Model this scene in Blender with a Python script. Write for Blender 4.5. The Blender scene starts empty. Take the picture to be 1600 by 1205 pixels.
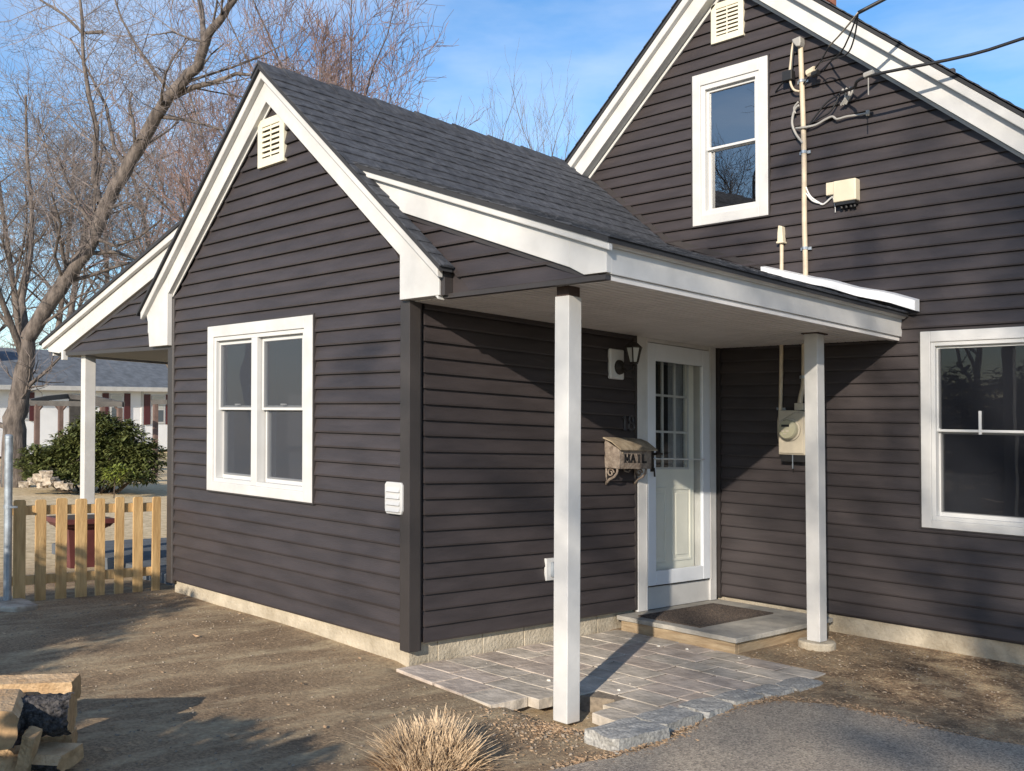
import bpy, bmesh, math, random
from mathutils import Vector, Matrix
random.seed(7)
SC = bpy.context.scene
R_ = math.radians

# ------------------------------------------------------------------ camera
CAM = Vector((4.92546, -3.93598, 1.50982))
YAW, PITCH, FPX = 0.793935, 0.0202667, 1542.19
FW = Vector((-math.sin(YAW)*math.cos(PITCH), math.cos(YAW)*math.cos(PITCH), math.sin(PITCH)))
RT = Vector((math.cos(YAW), math.sin(YAW), 0.0))
UP = RT.cross(FW)
cd = bpy.data.cameras.new('camera'); cam = bpy.data.objects.new('camera', cd)
SC.collection.objects.link(cam)
m = Matrix((RT, UP, -FW)).transposed().to_4x4(); m.translation = CAM
cam.matrix_world = m
cd.sensor_width = 36.0; cd.lens = FPX/1600*36.0
cd.clip_start = 0.05; cd.clip_end = 2000
SC.camera = cam

# ------------------------------------------------------------------ sun, sky, exposure
SUN_TRAVEL = Vector((-1.0, 2.0, -0.877)).normalized()
to_sun = -SUN_TRAVEL
SUN_EL = math.asin(to_sun.z); SUN_ROT = math.atan2(to_sun.x, to_sun.y)
w = bpy.data.worlds.new('World'); SC.world = w; w.use_nodes = True
nt = w.node_tree; nt.nodes.clear()
n_out = nt.nodes.new('ShaderNodeOutputWorld'); n_bg = nt.nodes.new('ShaderNodeBackground')
sky = nt.nodes.new('ShaderNodeTexSky'); sky.sky_type = 'NISHITA'; sky.sun_disc = False
sky.sun_elevation = SUN_EL; sky.sun_rotation = SUN_ROT
sky.air_density = 1.0; sky.dust_density = 0.3; sky.ozone_density = 3.5
tc = nt.nodes.new('ShaderNodeTexCoord')
mp = nt.nodes.new('ShaderNodeMapping'); mp.inputs['Scale'].default_value = (1.0, 1.6, 4.5)
nz = nt.nodes.new('ShaderNodeTexNoise'); nz.inputs['Scale'].default_value = 2.6
nz.inputs['Detail'].default_value = 7; nz.inputs['Roughness'].default_value = 0.55
rmp = nt.nodes.new('ShaderNodeValToRGB')
rmp.color_ramp.elements[0].position = 0.40; rmp.color_ramp.elements[0].color = (0.03, 0.03, 0.03, 1)
rmp.color_ramp.elements[1].position = 0.78; rmp.color_ramp.elements[1].color = (0.34, 0.34, 0.34, 1)
mix = nt.nodes.new('ShaderNodeMix'); mix.data_type = 'RGBA'
mix.inputs[7].default_value = (8.2, 8.3, 8.5, 1)
L = nt.links.new
hs = nt.nodes.new('ShaderNodeHueSaturation'); hs.inputs['Saturation'].default_value = 1.20; hs.inputs['Value'].default_value = 1.18; L(sky.outputs[0], hs.inputs['Color'])
L(tc.outputs['Generated'], mp.inputs['Vector']); L(mp.outputs[0], nz.inputs['Vector'])
L(nz.outputs[0], rmp.inputs[0]); L(rmp.outputs[0], mix.inputs[0]); L(hs.outputs[0], mix.inputs[6])
L(mix.outputs[2], n_bg.inputs[0]); L(n_bg.outputs[0], n_out.inputs[0])
n_bg.inputs[1].default_value = 0.118
sd = bpy.data.lights.new('sun', 'SUN'); sd.energy = 5.0; sd.angle = R_(0.53); sd.color = (1.0, 0.89, 0.75)
so = bpy.data.objects.new('sun', sd); SC.collection.objects.link(so)
so.rotation_euler = SUN_TRAVEL.to_track_quat('-Z', 'Y').to_euler(); so.location = (10, -20, 12)
SC.view_settings.view_transform = 'Standard'; SC.view_settings.look = 'None'
SC.view_settings.gamma = 1.0; SC.view_settings.use_curve_mapping = False
SC.view_settings.exposure = 0.46

# ------------------------------------------------------------------ helpers
KS = 0.0460881          # shear fitted to image coordinates: house and ground drop this per metre of depth
D = 3.44996             # depth of the entry wall
COL = SC.collection

def at(px, py, depth):  # image pixel and depth -> point
    return CAM + FW*depth + RT*((px-800)/FPX*depth) + UP*((602.5-py)/FPX*depth)

def hz(v):              # house coordinates -> world
    return Vector((v[0], v[1], v[2]-KS*v[1]))

class MB:
    def __init__(s, house=True):
        s.v = []; s.f = []; s.mi = []; s.house = house
    def add(s, vs, fs, mi=0):
        o = len(s.v); s.v.extend(vs)
        for f in fs:
            s.f.append(tuple(i+o for i in f)); s.mi.append(mi)
    def box(s, x0, x1, y0, y1, z0, z1, mi=0):
        s.add([(x0,y0,z0),(x1,y0,z0),(x1,y1,z0),(x0,y1,z0),(x0,y0,z1),(x1,y0,z1),(x1,y1,z1),(x0,y1,z1)],
              [(0,3,2,1),(4,5,6,7),(0,1,5,4),(1,2,6,5),(2,3,7,6),(3,0,4,7)], mi)
    def loft(s, a, b, mi=0, caps=True):    # two equal polygons joined
        n = len(a); fs = [(i,(i+1)%n,n+(i+1)%n,n+i) for i in range(n)]
        if caps: fs += [tuple(range(n-1,-1,-1)), tuple(range(n,2*n))]
        s.add(list(a)+list(b), fs, mi)
    def tube(s, pts, rad, n=8, caps=True, mi=0):
        pts = [Vector(p) for p in pts]
        if not isinstance(rad, (list, tuple)): rad = [rad]*len(pts)
        rings = []; ref = None
        for i, p in enumerate(pts):
            t = (pts[min(i+1,len(pts)-1)]-pts[max(i-1,0)])
            t = t.normalized() if t.length > 1e-9 else Vector((0,0,1))
            if ref is None:
                ref = t.cross(Vector((0.31,0.17,0.93)));
                if ref.length < 1e-3: ref = t.cross(Vector((1,0,0)))
            ref = (ref - t*ref.dot(t)).normalized(); b = t.cross(ref)
            rings.append([tuple(p+(ref*math.cos(2*math.pi*k/n)+b*math.sin(2*math.pi*k/n))*rad[i]) for k in range(n)])
        vs = [q for r in rings for q in r]; fs = []
        for i in range(len(pts)-1):
            for k in range(n):
                k2 = (k+1)%n; fs.append((i*n+k, i*n+k2, (i+1)*n+k2, (i+1)*n+k))
        if caps: fs += [tuple(range(n-1,-1,-1)), tuple((len(pts)-1)*n+k for k in range(n))]
        s.add(vs, fs, mi)
    def wire(s, pts, rad, n=8, caps=True, mi=0):     # a cable bent smoothly through its points
        P = [Vector(p) for p in pts]
        if len(P) < 3: return s.tube(P, rad, n, caps, mi)
        out = []
        for i in range(len(P)-1):
            p0, p1, p2, p3 = P[max(i-1,0)], P[i], P[i+1], P[min(i+2,len(P)-1)]
            for k in range(5):
                t = k/5; out.append(.5*((2*p1)+(p2-p0)*t+(2*p0-5*p1+4*p2-p3)*t*t+(3*p1-p0-3*p2+p3)*t*t*t))
        out.append(P[-1]); s.tube(out, rad, n, caps, mi)
    def lathe(s, prof, c=(0,0,0), axis='z', n=20, mi=0):
        vs = []; fs = []
        for r, h in prof:
            for k in range(n):
                a = 2*math.pi*k/n; x, y = r*math.cos(a), r*math.sin(a)
                q = (x,y,h) if axis == 'z' else ((h,x,y) if axis == 'x' else (y,h,x))
                vs.append((q[0]+c[0], q[1]+c[1], q[2]+c[2]))
        for i in range(len(prof)-1):
            for k in range(n):
                k2 = (k+1)%n; fs.append((i*n+k, i*n+k2, (i+1)*n+k2, (i+1)*n+k))
        fs += [tuple(range(n-1,-1,-1)), tuple((len(prof)-1)*n+k for k in range(n))]
        s.add(vs, fs, mi)
    def mesh(s, name, mats, org=Vector((0,0,0)), smooth=False, fix=True):
        me = bpy.data.meshes.new(name)
        if s.house: vs = [(x-org.x, y-org.y, z-KS*y-org.z) for x, y, z in s.v]
        else: vs = [(x-org.x, y-org.y, z-org.z) for x, y, z in s.v]
        me.from_pydata(vs, [], s.f)
        for mt in (mats if isinstance(mats, (list, tuple)) else [mats]): me.materials.append(mt)
        if any(s.mi): me.polygons.foreach_set('material_index', s.mi)
        if fix:
            bm = bmesh.new(); bm.from_mesh(me); bmesh.ops.recalc_face_normals(bm, faces=bm.faces); bm.to_mesh(me); bm.free()
        if smooth: me.polygons.foreach_set('use_smooth', [True]*len(me.polygons))
        me.update(); return me

def wloc(o):
    v = Vector((0,0,0))
    while o: v = v + o.location; o = o.parent
    return v
def link(name, me, parent=None, loc=None):
    o = bpy.data.objects.new(name, me); COL.objects.link(o)
    if parent: o.parent = parent
    if loc is not None: o.location = loc
    return o
def part(name, mb, mats, parent, smooth=False, bevel=0, fix=True, label=None, kind=None):
    o = link(name, mb.mesh(name, mats, wloc(parent), smooth, fix), parent)
    if bevel:
        b = o.modifiers.new('edge', 'BEVEL'); b.width = bevel; b.segments = 2; b.limit_method = 'ANGLE'
    if label: o['label'] = label
    if kind: o['kind'] = kind
    return o
def tag(o, label=None, cat=None, group=None, kind=None):
    if label: o['label'] = label
    if cat: o['category'] = cat
    if group: o['group'] = group
    if kind: o['kind'] = kind
    return o
def thing(name, label, cat, loc, group=None):
    o = bpy.data.objects.new(name, None); COL.objects.link(o); o.location = loc; o.empty_display_size = 0.1
    return tag(o, label, cat, group)
def single(name, mb, mats, label, cat, loc, group=None, smooth=False, bevel=0, kind=None, fix=True):
    loc = Vector(loc); o = link(name, mb.mesh(name, mats, loc, smooth, fix), None, loc)
    if bevel:
        b = o.modifiers.new('edge', 'BEVEL'); b.width = bevel; b.segments = 2; b.limit_method = 'ANGLE'
    return tag(o, label, cat, group, kind)

# ------------------------------------------------------------------ materials
def mat(name, c, rough=0.6, var=0.0, scale=8.0, bump=0.0, bscale=None, c2=None, metal=0.0, stretch=(1,1,1), detail=4, spec=0.5, rand=0.0, coat=0.0, lo=0.35, hi=0.65):
    mt = bpy.data.materials.new(name); mt.use_nodes = True
    t = mt.node_tree; bs = t.nodes['Principled BSDF']
    bs.inputs['Base Color'].default_value = (*c, 1); bs.inputs['Roughness'].default_value = rough
    bs.inputs['Metallic'].default_value = metal; bs.inputs['Specular IOR Level'].default_value = spec
    bs.inputs['Coat Weight'].default_value = coat
    if var or c2 or bump or rand:
        co = t.nodes.new('ShaderNodeTexCoord'); mpn = t.nodes.new('ShaderNodeMapping')
        mpn.inputs['Scale'].default_value = stretch; t.links.new(co.outputs['Object'], mpn.inputs[0])
        n = t.nodes.new('ShaderNodeTexNoise'); n.inputs['Scale'].default_value = scale; n.inputs['Detail'].default_value = detail
        n.inputs['Roughness'].default_value = 0.6
        t.links.new(mpn.outputs[0], n.inputs['Vector'])
        if var or c2:
            r = t.nodes.new('ShaderNodeValToRGB'); r.color_ramp.elements[0].position = lo; r.color_ramp.elements[1].position = hi
            a = c; b = c2 if c2 else tuple(min(1, x*(1+var)) for x in c)
            if not c2: a = tuple(x*(1-var) for x in c)
            r.color_ramp.elements[0].color = (*a, 1); r.color_ramp.elements[1].color = (*b, 1)
            t.links.new(n.outputs[0], r.inputs[0]); last = r.outputs[0]
        else:
            rg = t.nodes.new('ShaderNodeRGB'); rg.outputs[0].default_value = (*c, 1); last = rg.outputs[0]
        if rand:
            oi = t.nodes.new('ShaderNodeObjectInfo'); mr = t.nodes.new('ShaderNodeMapRange')
            mr.inputs[3].default_value = 1-rand; mr.inputs[4].default_value = 1+rand
            t.links.new(oi.outputs['Random'], mr.inputs[0])
            mm = t.nodes.new('ShaderNodeMix'); mm.data_type = 'RGBA'; mm.blend_type = 'MULTIPLY'; mm.inputs[0].default_value = 1
            t.links.new(last, mm.inputs[6]); t.links.new(mr.outputs[0], mm.inputs[7]); last = mm.outputs[2]
        t.links.new(last, bs.inputs['Base Color'])
        if bump:
            n2 = t.nodes.new('ShaderNodeTexNoise'); n2.inputs['Scale'].default_value = bscale or scale*4; n2.inputs['Detail'].default_value = 5
            t.links.new(mpn.outputs[0], n2.inputs['Vector'])
            b_ = t.nodes.new('ShaderNodeBump'); b_.inputs['Strength'].default_value = bump; b_.inputs['Distance'].default_value = 0.02
            t.links.new(n2.outputs[0], b_.inputs['Height']); t.links.new(b_.outputs[0], bs.inputs['Normal'])
    return mt

M = {}
M['siding'] = mat('brown_vinyl', (0.0395,0.0328,0.0335), 0.5, 0.17, 2.2, 0.12, 30, stretch=(1,1,6), spec=0.4, rand=0.05)
M['siding_trim'] = mat('brown_trim', (0.038,0.033,0.032), 0.48, 0.08, 6, 0.05, 60)
M['white'] = mat('white_trim', (0.52,0.515,0.50), 0.45, 0.08, 3.5, 0.05, 30, rand=0.02)
M['white_vinyl'] = mat('white_vinyl', (0.53,0.53,0.52), 0.35, 0.03, 5)
M['cream'] = mat('cream_plastic', (0.62,0.585,0.47), 0.5, 0.05, 5)
M['soffit'] = mat('soffit_vinyl', (0.70,0.67,0.64), 0.5, 0.06, 5, rand=0.03)
M['shingle'] = mat('asphalt_shingle', (0.043,0.047,0.057), 0.9, 0.0, 14, 0.6, 260, c2=(0.086,0.092,0.107), rand=0.11, spec=0.25)
M['roof_edge'] = mat('roof_edge', (0.025,0.026,0.03), 0.85)
M['concrete'] = mat('foundation_concrete', (0.30,0.255,0.185), 0.9, 0, 3.5, 0.5, 45, c2=(0.50,0.44,0.34))
M['glass_dark'] = None
M['door'] = mat('painted_door', (0.76,0.74,0.66), 0.4, 0.03, 5)
M['aluminium'] = mat('white_aluminium', (0.66,0.69,0.73), 0.38, 0.03, 6)
M['darkwood'] = mat('dark_wood', (0.05,0.032,0.026), 0.8, 0.3, 20)
M['brick'] = mat('red_brick', (0.24,0.095,0.06), 0.9, 0.3, 9, 0.4, 60)
M['black'] = mat('black_rubber', (0.012,0.012,0.013), 0.5)
M['iron'] = mat('dark_iron', (0.03,0.024,0.02), 0.5, 0.3, 30, metal=0.4)
M['conduit'] = mat('tan_conduit', (0.50,0.42,0.31), 0.6, 0.14, 8)
M['meterbox'] = mat('tan_meter_paint', (0.47,0.42,0.33), 0.55, 0.08, 8)
M['beige'] = mat('beige_box', (0.62,0.55,0.41), 0.55, 0.06, 8)
M['galv'] = mat('galvanised_steel', (0.34,0.38,0.42), 0.42, 0.25, 14, metal=0.6)
M['grey_cable'] = mat('grey_cable', (0.30,0.29,0.27), 0.6)
M['picket'] = mat('new_cedar', (0.40,0.245,0.10), 0.7, 0, 5, 0.25, 30, c2=(0.58,0.39,0.18), stretch=(6,6,0.7), rand=0.10)
M['step_wood'] = mat('step_lumber', (0.29,0.205,0.12), 0.8, 0, 4, 0.3, 30, c2=(0.46,0.355,0.225), stretch=(1.2,1.2,9))
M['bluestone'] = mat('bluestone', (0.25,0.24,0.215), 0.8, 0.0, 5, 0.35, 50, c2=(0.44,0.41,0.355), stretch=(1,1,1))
M['paver'] = mat('flagstone', (0.34,0.30,0.245), 0.85, 0.0, 7, 0.45, 22, c2=(0.56,0.495,0.41), rand=0.10)
M['paver_pink'] = mat('pink_flagstone', (0.35,0.29,0.24), 0.85, 0.0, 7, 0.45, 22, c2=(0.56,0.475,0.395), rand=0.10)
M['granite'] = mat('split_granite', (0.19,0.185,0.175), 0.85, 0.0, 60, 0.4, 45, c2=(0.42,0.41,0.375), detail=6)
M['mat'] = mat('coir_mat', (0.035,0.028,0.024), 0.95, 0, 60, 0.6, 120, c2=(0.12,0.09,0.07))
M['planter'] = mat('oxblood_planter', (0.11,0.034,0.032), 0.5, 0.15, 8)
M['soil'] = mat('potting_soil', (0.04,0.028,0.02), 0.95)
M['bark'] = mat('tree_bark', (0.05,0.041,0.036), 0.95, 0, 9, 0.9, 40, c2=(0.165,0.137,0.118), stretch=(1,1,0.3))
M['twig'] = mat('twig_bark', (0.165,0.138,0.128), 0.9, 0.25, 3)
M['twig_grey'] = mat('grey_twig_bark', (0.15,0.13,0.12), 0.9, 0.25, 3)
M['twig_red'] = mat('red_bud_twigs', (0.20,0.135,0.118), 0.9, 0.25, 3)
M['leaf'] = mat('rhododendron_leaf', (0.035,0.055,0.016), 0.45, 0, 6, c2=(0.17,0.18,0.06), spec=0.5, lo=0.3, hi=0.7)
M['stem'] = mat('shrub_stem', (0.07,0.05,0.035), 0.9)
M['rock'] = mat('field_stone', (0.22,0.175,0.13), 0.9, 0, 7, 0.8, 25, c2=(0.44,0.38,0.30), rand=0.2)
M['litter'] = mat('pale_litter', (0.24,0.175,0.11), 0.9, 0, 40, c2=(0.42,0.33,0.215))
M['straw'] = mat('dry_grass_stalk', (0.40,0.285,0.175), 0.85, 0, 18, c2=(0.66,0.51,0.34))
M['split'] = mat('split_wood', (0.40,0.255,0.13), 0.8, 0, 9, 0.5, 60, c2=(0.60,0.43,0.255), stretch=(1,1,1))
M['grain_end'] = mat('sawn_end_grain', (0.40,0.255,0.13), 0.85, 0.2, 30, 0.2, 50)
M['logbark'] = mat('firewood_bark', (0.010,0.009,0.009), 0.9, 0, 48, 1.0, 70, c2=(0.10,0.092,0.09))
M['ranch_white'] = mat('ranch_white_siding', (0.80,0.81,0.82), 0.6, 0.03, 2)
M['ranch_roof'] = mat('ranch_shingles', (0.12,0.135,0.155), 0.95, 0.22, 3, spec=0.2)
M['shutter'] = mat('maroon_shutter', (0.075,0.016,0.017), 0.5)
M['pergola'] = mat('pergola_cedar', (0.13,0.085,0.07), 0.8, 0.2, 5)
M['pergola_dark'] = mat('pergola_beam', (0.07,0.065,0.06), 0.8, 0.2, 5)
M['rust'] = mat('rusty_tan_metal', (0.145,0.11,0.085), 0.75, 0, 22, 0.5, 60, c2=(0.29,0.24,0.195), metal=0.1)
M['rust_lid'] = mat('weathered_lid', (0.20,0.155,0.105), 0.75, 0, 14, 0.4, 60, c2=(0.35,0.29,0.21), metal=0.1)
M['shade_leaf'] = mat('evergreen_needles', (0.03,0.05,0.02), 0.6, 0.3, 5)
M['deadleaf'] = mat('dead_leaf', (0.27,0.16,0.085), 0.8, 0, 30, c2=(0.50,0.35,0.21))
M['pebble'] = mat('pebbles', (0.16,0.125,0.09), 0.9, 0, 40, c2=(0.34,0.285,0.22))
M['seam'] = mat('joint_sand', (0.19,0.155,0.115), 0.95, 0.3, 30)
M['number'] = mat('number_metal', (0.075,0.075,0.08), 0.4, metal=0.5)
M['lens'] = mat('lamp_glass', (0.45,0.46,0.44), 0.15)
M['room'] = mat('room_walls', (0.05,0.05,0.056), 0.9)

def glass(name, refl_ior=1.9, tint=(0.85,0.88,0.9)):
    mt = bpy.data.materials.new(name); mt.use_nodes = True; t = mt.node_tree; t.nodes.clear()
    o = t.nodes.new('ShaderNodeOutputMaterial'); mx = t.nodes.new('ShaderNodeMixShader'); fr = t.nodes.new('ShaderNodeFresnel')
    tr = t.nodes.new('ShaderNodeBsdfTransparent'); gl = t.nodes.new('ShaderNodeBsdfGlossy')
    ge = t.nodes.new('ShaderNodeNewGeometry'); mr = t.nodes.new('ShaderNodeMapRange'); mr.inputs[3].default_value = refl_ior; mr.inputs[4].default_value = 1/refl_ior
    t.links.new(ge.outputs['Backfacing'], mr.inputs[0]); t.links.new(mr.outputs[0], fr.inputs[0]); tr.inputs[0].default_value = (*tint, 1); gl.inputs['Roughness'].default_value = 0.0
    co = t.nodes.new('ShaderNodeTexCoord'); n = t.nodes.new('ShaderNodeTexNoise'); n.inputs['Scale'].default_value = 1.3
    b = t.nodes.new('ShaderNodeBump'); b.inputs['Strength'].default_value = 0.05; b.inputs['Distance'].default_value = 0.05
    t.links.new(co.outputs['Object'], n.inputs['Vector']); t.links.new(n.outputs[0], b.inputs['Height']); t.links.new(b.outputs[0], gl.inputs['Normal'])
    t.links.new(fr.outputs[0], mx.inputs[0]); t.links.new(tr.outputs[0], mx.inputs[1]); t.links.new(gl.outputs[0], mx.inputs[2]); t.links.new(mx.outputs[0], o.inputs[0])
    return mt
M['glass'] = glass('window_glass', 2.3)
M['glass_strong'] = glass('low_e_glass', 3.9)
M['storm_glass'] = glass('storm_glass', 1.5, (0.93,0.95,0.95))
def screen(name, c, a):
    mt = bpy.data.materials.new(name); mt.use_nodes = True; t = mt.node_tree; t.nodes.clear()
    o = t.nodes.new('ShaderNodeOutputMaterial'); mx = t.nodes.new('ShaderNodeMixShader'); mx.inputs[0].default_value = a
    tr = t.nodes.new('ShaderNodeBsdfTransparent'); df = t.nodes.new('ShaderNodeBsdfDiffuse'); df.inputs[0].default_value = (*c, 1)
    t.links.new(tr.outputs[0], mx.inputs[1]); t.links.new(df.outputs[0], mx.inputs[2]); t.links.new(mx.outputs[0], o.inputs[0])
    return mt
M['screen'] = screen('insect_screen', (0.080,0.089,0.108), 0.5)
M['dark_screen'] = screen('dark_insect_screen', (0.022,0.024,0.030), 0.5)

# ground materials ---------------------------------------------------
def ground_mat():
    mt = bpy.data.materials.new('packed_dirt'); mt.use_nodes = True; t = mt.node_tree; bs = t.nodes['Principled BSDF']
    N = t.nodes.new; K = t.links.new
    co = N('ShaderNodeTexCoord')
    def noise(s, d=5, r=0.6, vec=None):
        n = N('ShaderNodeTexNoise'); n.inputs['Scale'].default_value = s; n.inputs['Detail'].default_value = d; n.inputs['Roughness'].default_value = r
        K(vec or co.outputs['Object'], n.inputs['Vector']); return n.outputs[0]
    def ramp(f, stops):
        r = N('ShaderNodeValToRGB'); e = r.color_ramp.elements
        while len(e) < len(stops): e.new(0.5)
        for i, (p, c) in enumerate(stops): e[i].position = p; e[i].color = (*c, 1)
        K(f, r.inputs[0]); return r.outputs[0]
    def mixc(f, a, b, mode='MIX'):
        x = N('ShaderNodeMix'); x.data_type = 'RGBA'; x.blend_type = mode
        if isinstance(f, float): x.inputs[0].default_value = f
        else: K(f, x.inputs[0])
        K(a, x.inputs[6]); K(b, x.inputs[7]); return x.outputs[2]
    dirt = ramp(noise(1.1, 8), [(0.3,(0.175,0.124,0.081)),(0.5,(0.27,0.198,0.127)),(0.7,(0.35,0.268,0.172))])
    fine = ramp(noise(55, 6, 0.7), [(0.3,(0.5,0.47,0.45)),(0.5,(1,1,1)),(0.68,(1.55,1.48,1.36))])
    dirt = mixc(1.0, dirt, fine, 'MULTIPLY')
    mpn = N('ShaderNodeMapping'); mpn.inputs['Scale'].default_value = (3.0, 0.9, 1); mpn.inputs['Rotation'].default_value = (0,0,R_(38)); K(co.outputs['Object'], mpn.inputs[0])
    streak = ramp(noise(1.6, 7, 0.65, mpn.outputs[0]), [(0.48,(0,0,0)),(0.64,(0.75,0.75,0.75))])
    straw = ramp(noise(30, 5), [(0.3,(0.33,0.25,0.155)),(0.6,(0.52,0.42,0.27))])
    c = mixc(streak, dirt, straw)
    # the back yard lawn: dry straw colour beyond the fence line
    lawn = ramp(noise(9, 6, 0.7), [(0.3,(0.36,0.27,0.155)),(0.5,(0.58,0.455,0.28)),(0.7,(0.74,0.60,0.39))])
    sx = N('ShaderNodeSeparateXYZ'); K(co.outputs['Object'], sx.inputs[0])
    mr = N('ShaderNodeMapRange'); mr.inputs[1].default_value = -4.6; mr.inputs[2].default_value = -6.2; mr.clamp = True; K(sx.outputs[0], mr.inputs[0])
    c = mixc(mr.outputs[0], c, lawn)
    # reddish leaf mould by the right-hand foundation
    ms = N('ShaderNodeMapRange'); ms.inputs[1].default_value = 1.1; ms.inputs[2].default_value = 2.1; K(sx.outputs[0], ms.inputs[0])
    my = N('ShaderNodeMapRange'); my.inputs[1].default_value = 1.0; my.inputs[2].default_value = 1.9; K(sx.outputs[1], my.inputs[0])
    mm = N('ShaderNodeMath'); mm.operation = 'MULTIPLY'; K(ms.outputs[0], mm.inputs[0]); K(my.outputs[0], mm.inputs[1])
    mould = ramp(noise(5, 8, 0.75), [(0.38,(0.12,0.08,0.054)),(0.5,(0.31,0.215,0.13)),(0.6,(0.52,0.39,0.235))])
    mould = mixc(1.0, mould, fine, 'MULTIPLY')
    c = mixc(mm.outputs[0], c, mould)
    K(c, bs.inputs['Base Color']); bs.inputs['Roughness'].default_value = 0.95; bs.inputs['Specular IOR Level'].default_value = 0.15
    b = N('ShaderNodeBump'); b.inputs['Strength'].default_value = 0.6; b.inputs['Distance'].default_value = 0.016
    a = N('ShaderNodeMath'); a.operation = 'ADD'; K(noise(45, 6, 0.75), a.inputs[0]); K(noise(9, 5), a.inputs[1]); K(a.outputs[0], b.inputs['Height']); K(b.outputs[0], bs.inputs['Normal'])
    return mt
M['ground'] = ground_mat()
def asphalt_mat():
    mt = bpy.data.materials.new('worn_asphalt'); mt.use_nodes = True; t = mt.node_tree; bs = t.nodes['Principled BSDF']
    N = t.nodes.new; K = t.links.new; co = N('ShaderNodeTexCoord')
    v = N('ShaderNodeTexVoronoi'); v.inputs['Scale'].default_value = 120; K(co.outputs['Object'], v.inputs['Vector'])
    r = N('ShaderNodeValToRGB'); e = r.color_ramp.elements
    e[0].position = 0.0; e[0].color = (0.125,0.108,0.09,1); e[1].position = 1.0; e[1].color = (0.56,0.475,0.375,1)
    K(v.outputs['Color'], r.inputs[0])
    n = N('ShaderNodeTexNoise'); n.inputs['Scale'].default_value = 1.6; n.inputs['Detail'].default_value = 7; K(co.outputs['Object'], n.inputs['Vector'])
    r2 = N('ShaderNodeValToRGB'); r2.color_ramp.elements[0].position = 0.3; r2.color_ramp.elements[0].color = (0.75,0.74,0.74,1)
    r2.color_ramp.elements[1].position = 0.7; r2.color_ramp.elements[1].color = (1.15,1.12,1.05,1); K(n.outputs[0], r2.inputs[0])
    x = N('ShaderNodeMix'); x.data_type = 'RGBA'; x.blend_type = 'MULTIPLY'; x.inputs[0].default_value = 1; K(r.outputs[0], x.inputs[6]); K(r2.outputs[0], x.inputs[7])
    K(x.outputs[2], bs.inputs['Base Color']); bs.inputs['Roughness'].default_value = 0.9
    b = N('ShaderNodeBump'); b.inputs['Strength'].default_value = 0.7; b.inputs['Distance'].default_value = 0.006; K(v.outputs['Distance'], b.inputs['Height']); K(b.outputs[0], bs.inputs['Normal'])
    return mt
M['asphalt'] = asphalt_mat()

# ------------------------------------------------------------------ ground and drive
def smooth(a, b, t):
    t = max(0, min(1, (t-a)/(b-a))); return t*t*(3-2*t)
def gz(x, y):
    h = -0.112 - 0.03*smooth(-2.0, 0.6, x)
    h -= 0.028*math.exp(-((x-1.30)**2+(y-0.0)**2)/0.08)           # hollow round the front porch post
    h -= 0.03*smooth(-3.6, -4.6, x)
    if -.3 < x < 1.9 and -.5 < y < 2.3: h -= 0.07*smooth(-.12,.05,x)*(1-smooth(1.68,1.74,x))*smooth(-.16,-.02,y)*(1-smooth(1.98,2.04,y))
    if -3 < x < 6 and -5 < y < 3: h += 0.003*math.sin(3.1*x+1.3*y)+0.002*math.sin(5.3*y-2.2*x)
    yy = max(-9.0, min(9.0, y))
    return h - KS*yy
def axis_pts(lo, hi, fine_lo, fine_hi, step):
    a = [fine_lo]
    while a[-1] < fine_hi: a.append(a[-1]+step)
    s = step; b = a[-1]
    while b < hi: s *= 1.5; b += s; a.append(min(b, hi))
    s = step; b = a[0]; pre = []
    while b > lo: s *= 1.5; b -= s; pre.append(max(b, lo))
    return pre[::-1]+a
xs = axis_pts(-500, 500, -7, 6, 0.09); ys = axis_pts(-500, 500, -4, 4.2, 0.09)
g = MB(False); nx = len(xs)
for y in ys:
    for x in xs: g.v.append((x, y, gz(x, y)))
for j in range(len(ys)-1):
    for i in range(nx-1): g.f.append((j*nx+i, j*nx+i+1, (j+1)*nx+i+1, (j+1)*nx+i)); g.mi.append(0)
single('ground', g, M['ground'], None, None, (0,0,0), smooth=True, kind='structure', fix=False)
rag = [(1.90,-5.0),(1.93,-3.0),(1.90,-1.6),(1.93,-0.67),(1.99,-0.38),(2.00,0.0),(1.90,0.48),(1.87,0.83),(1.93,1.14),(2.16,1.32),(2.53,1.35),(2.89,1.30),(3.17,1.38),(3.9,1.5),(6,1.55),(14,1.6)]
edge = []
for i in range(len(rag)-1):
    a, b = rag[i], rag[i+1]; n = max(2, int(math.dist(a, b)/0.06)) if i < 13 else 8
    for k in range(n):
        t = k/n; edge.append((a[0]+(b[0]-a[0])*t+random.uniform(-.012,.012), a[1]+(b[1]-a[1])*t+random.uniform(-.012,.012)))
dv = MB(False)
ring = edge+[(14,1.6),(14,-30),(1.9,-30)]
def dz(x, y): return -0.128-KS*max(-9,min(9,y))
# strips from the ragged edge outward so that the sheet follows the slope
top = []
inner = [(max(x, 1.9)+0.0, y) for x, y in ring]
cx_, cy_ = 6.0, -4.0
vs = []; fs = []
rings = [1.0, 0.93, 0.8, 0.55, 0.25]
for q in rings:
    for x, y in ring:
        X, Y = cx_+(x-cx_)*q, cy_+(y-cy_)*q; vs.append((X, Y, dz(X, Y)))
n = len(ring)
for r in range(len(rings)-1):
    for i in range(n):
        j = (i+1)%n; fs.append((r*n+i, r*n+j, (r+1)*n+j, (r+1)*n+i))
fs.append(tuple((len(rings)-1)*n+i for i in range(n)))
for i, (x, y) in enumerate(ring): vs.append((x, y, dz(x, y)-0.06))
o_ = len(rings)*n
for i in range(n): fs.append((i, o_+i, o_+(i+1)%n, (i+1)%n))
dv.add(vs, fs)
single('driveway', dv, M['asphalt'], None, None, (0,0,0), kind='structure')

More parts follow.
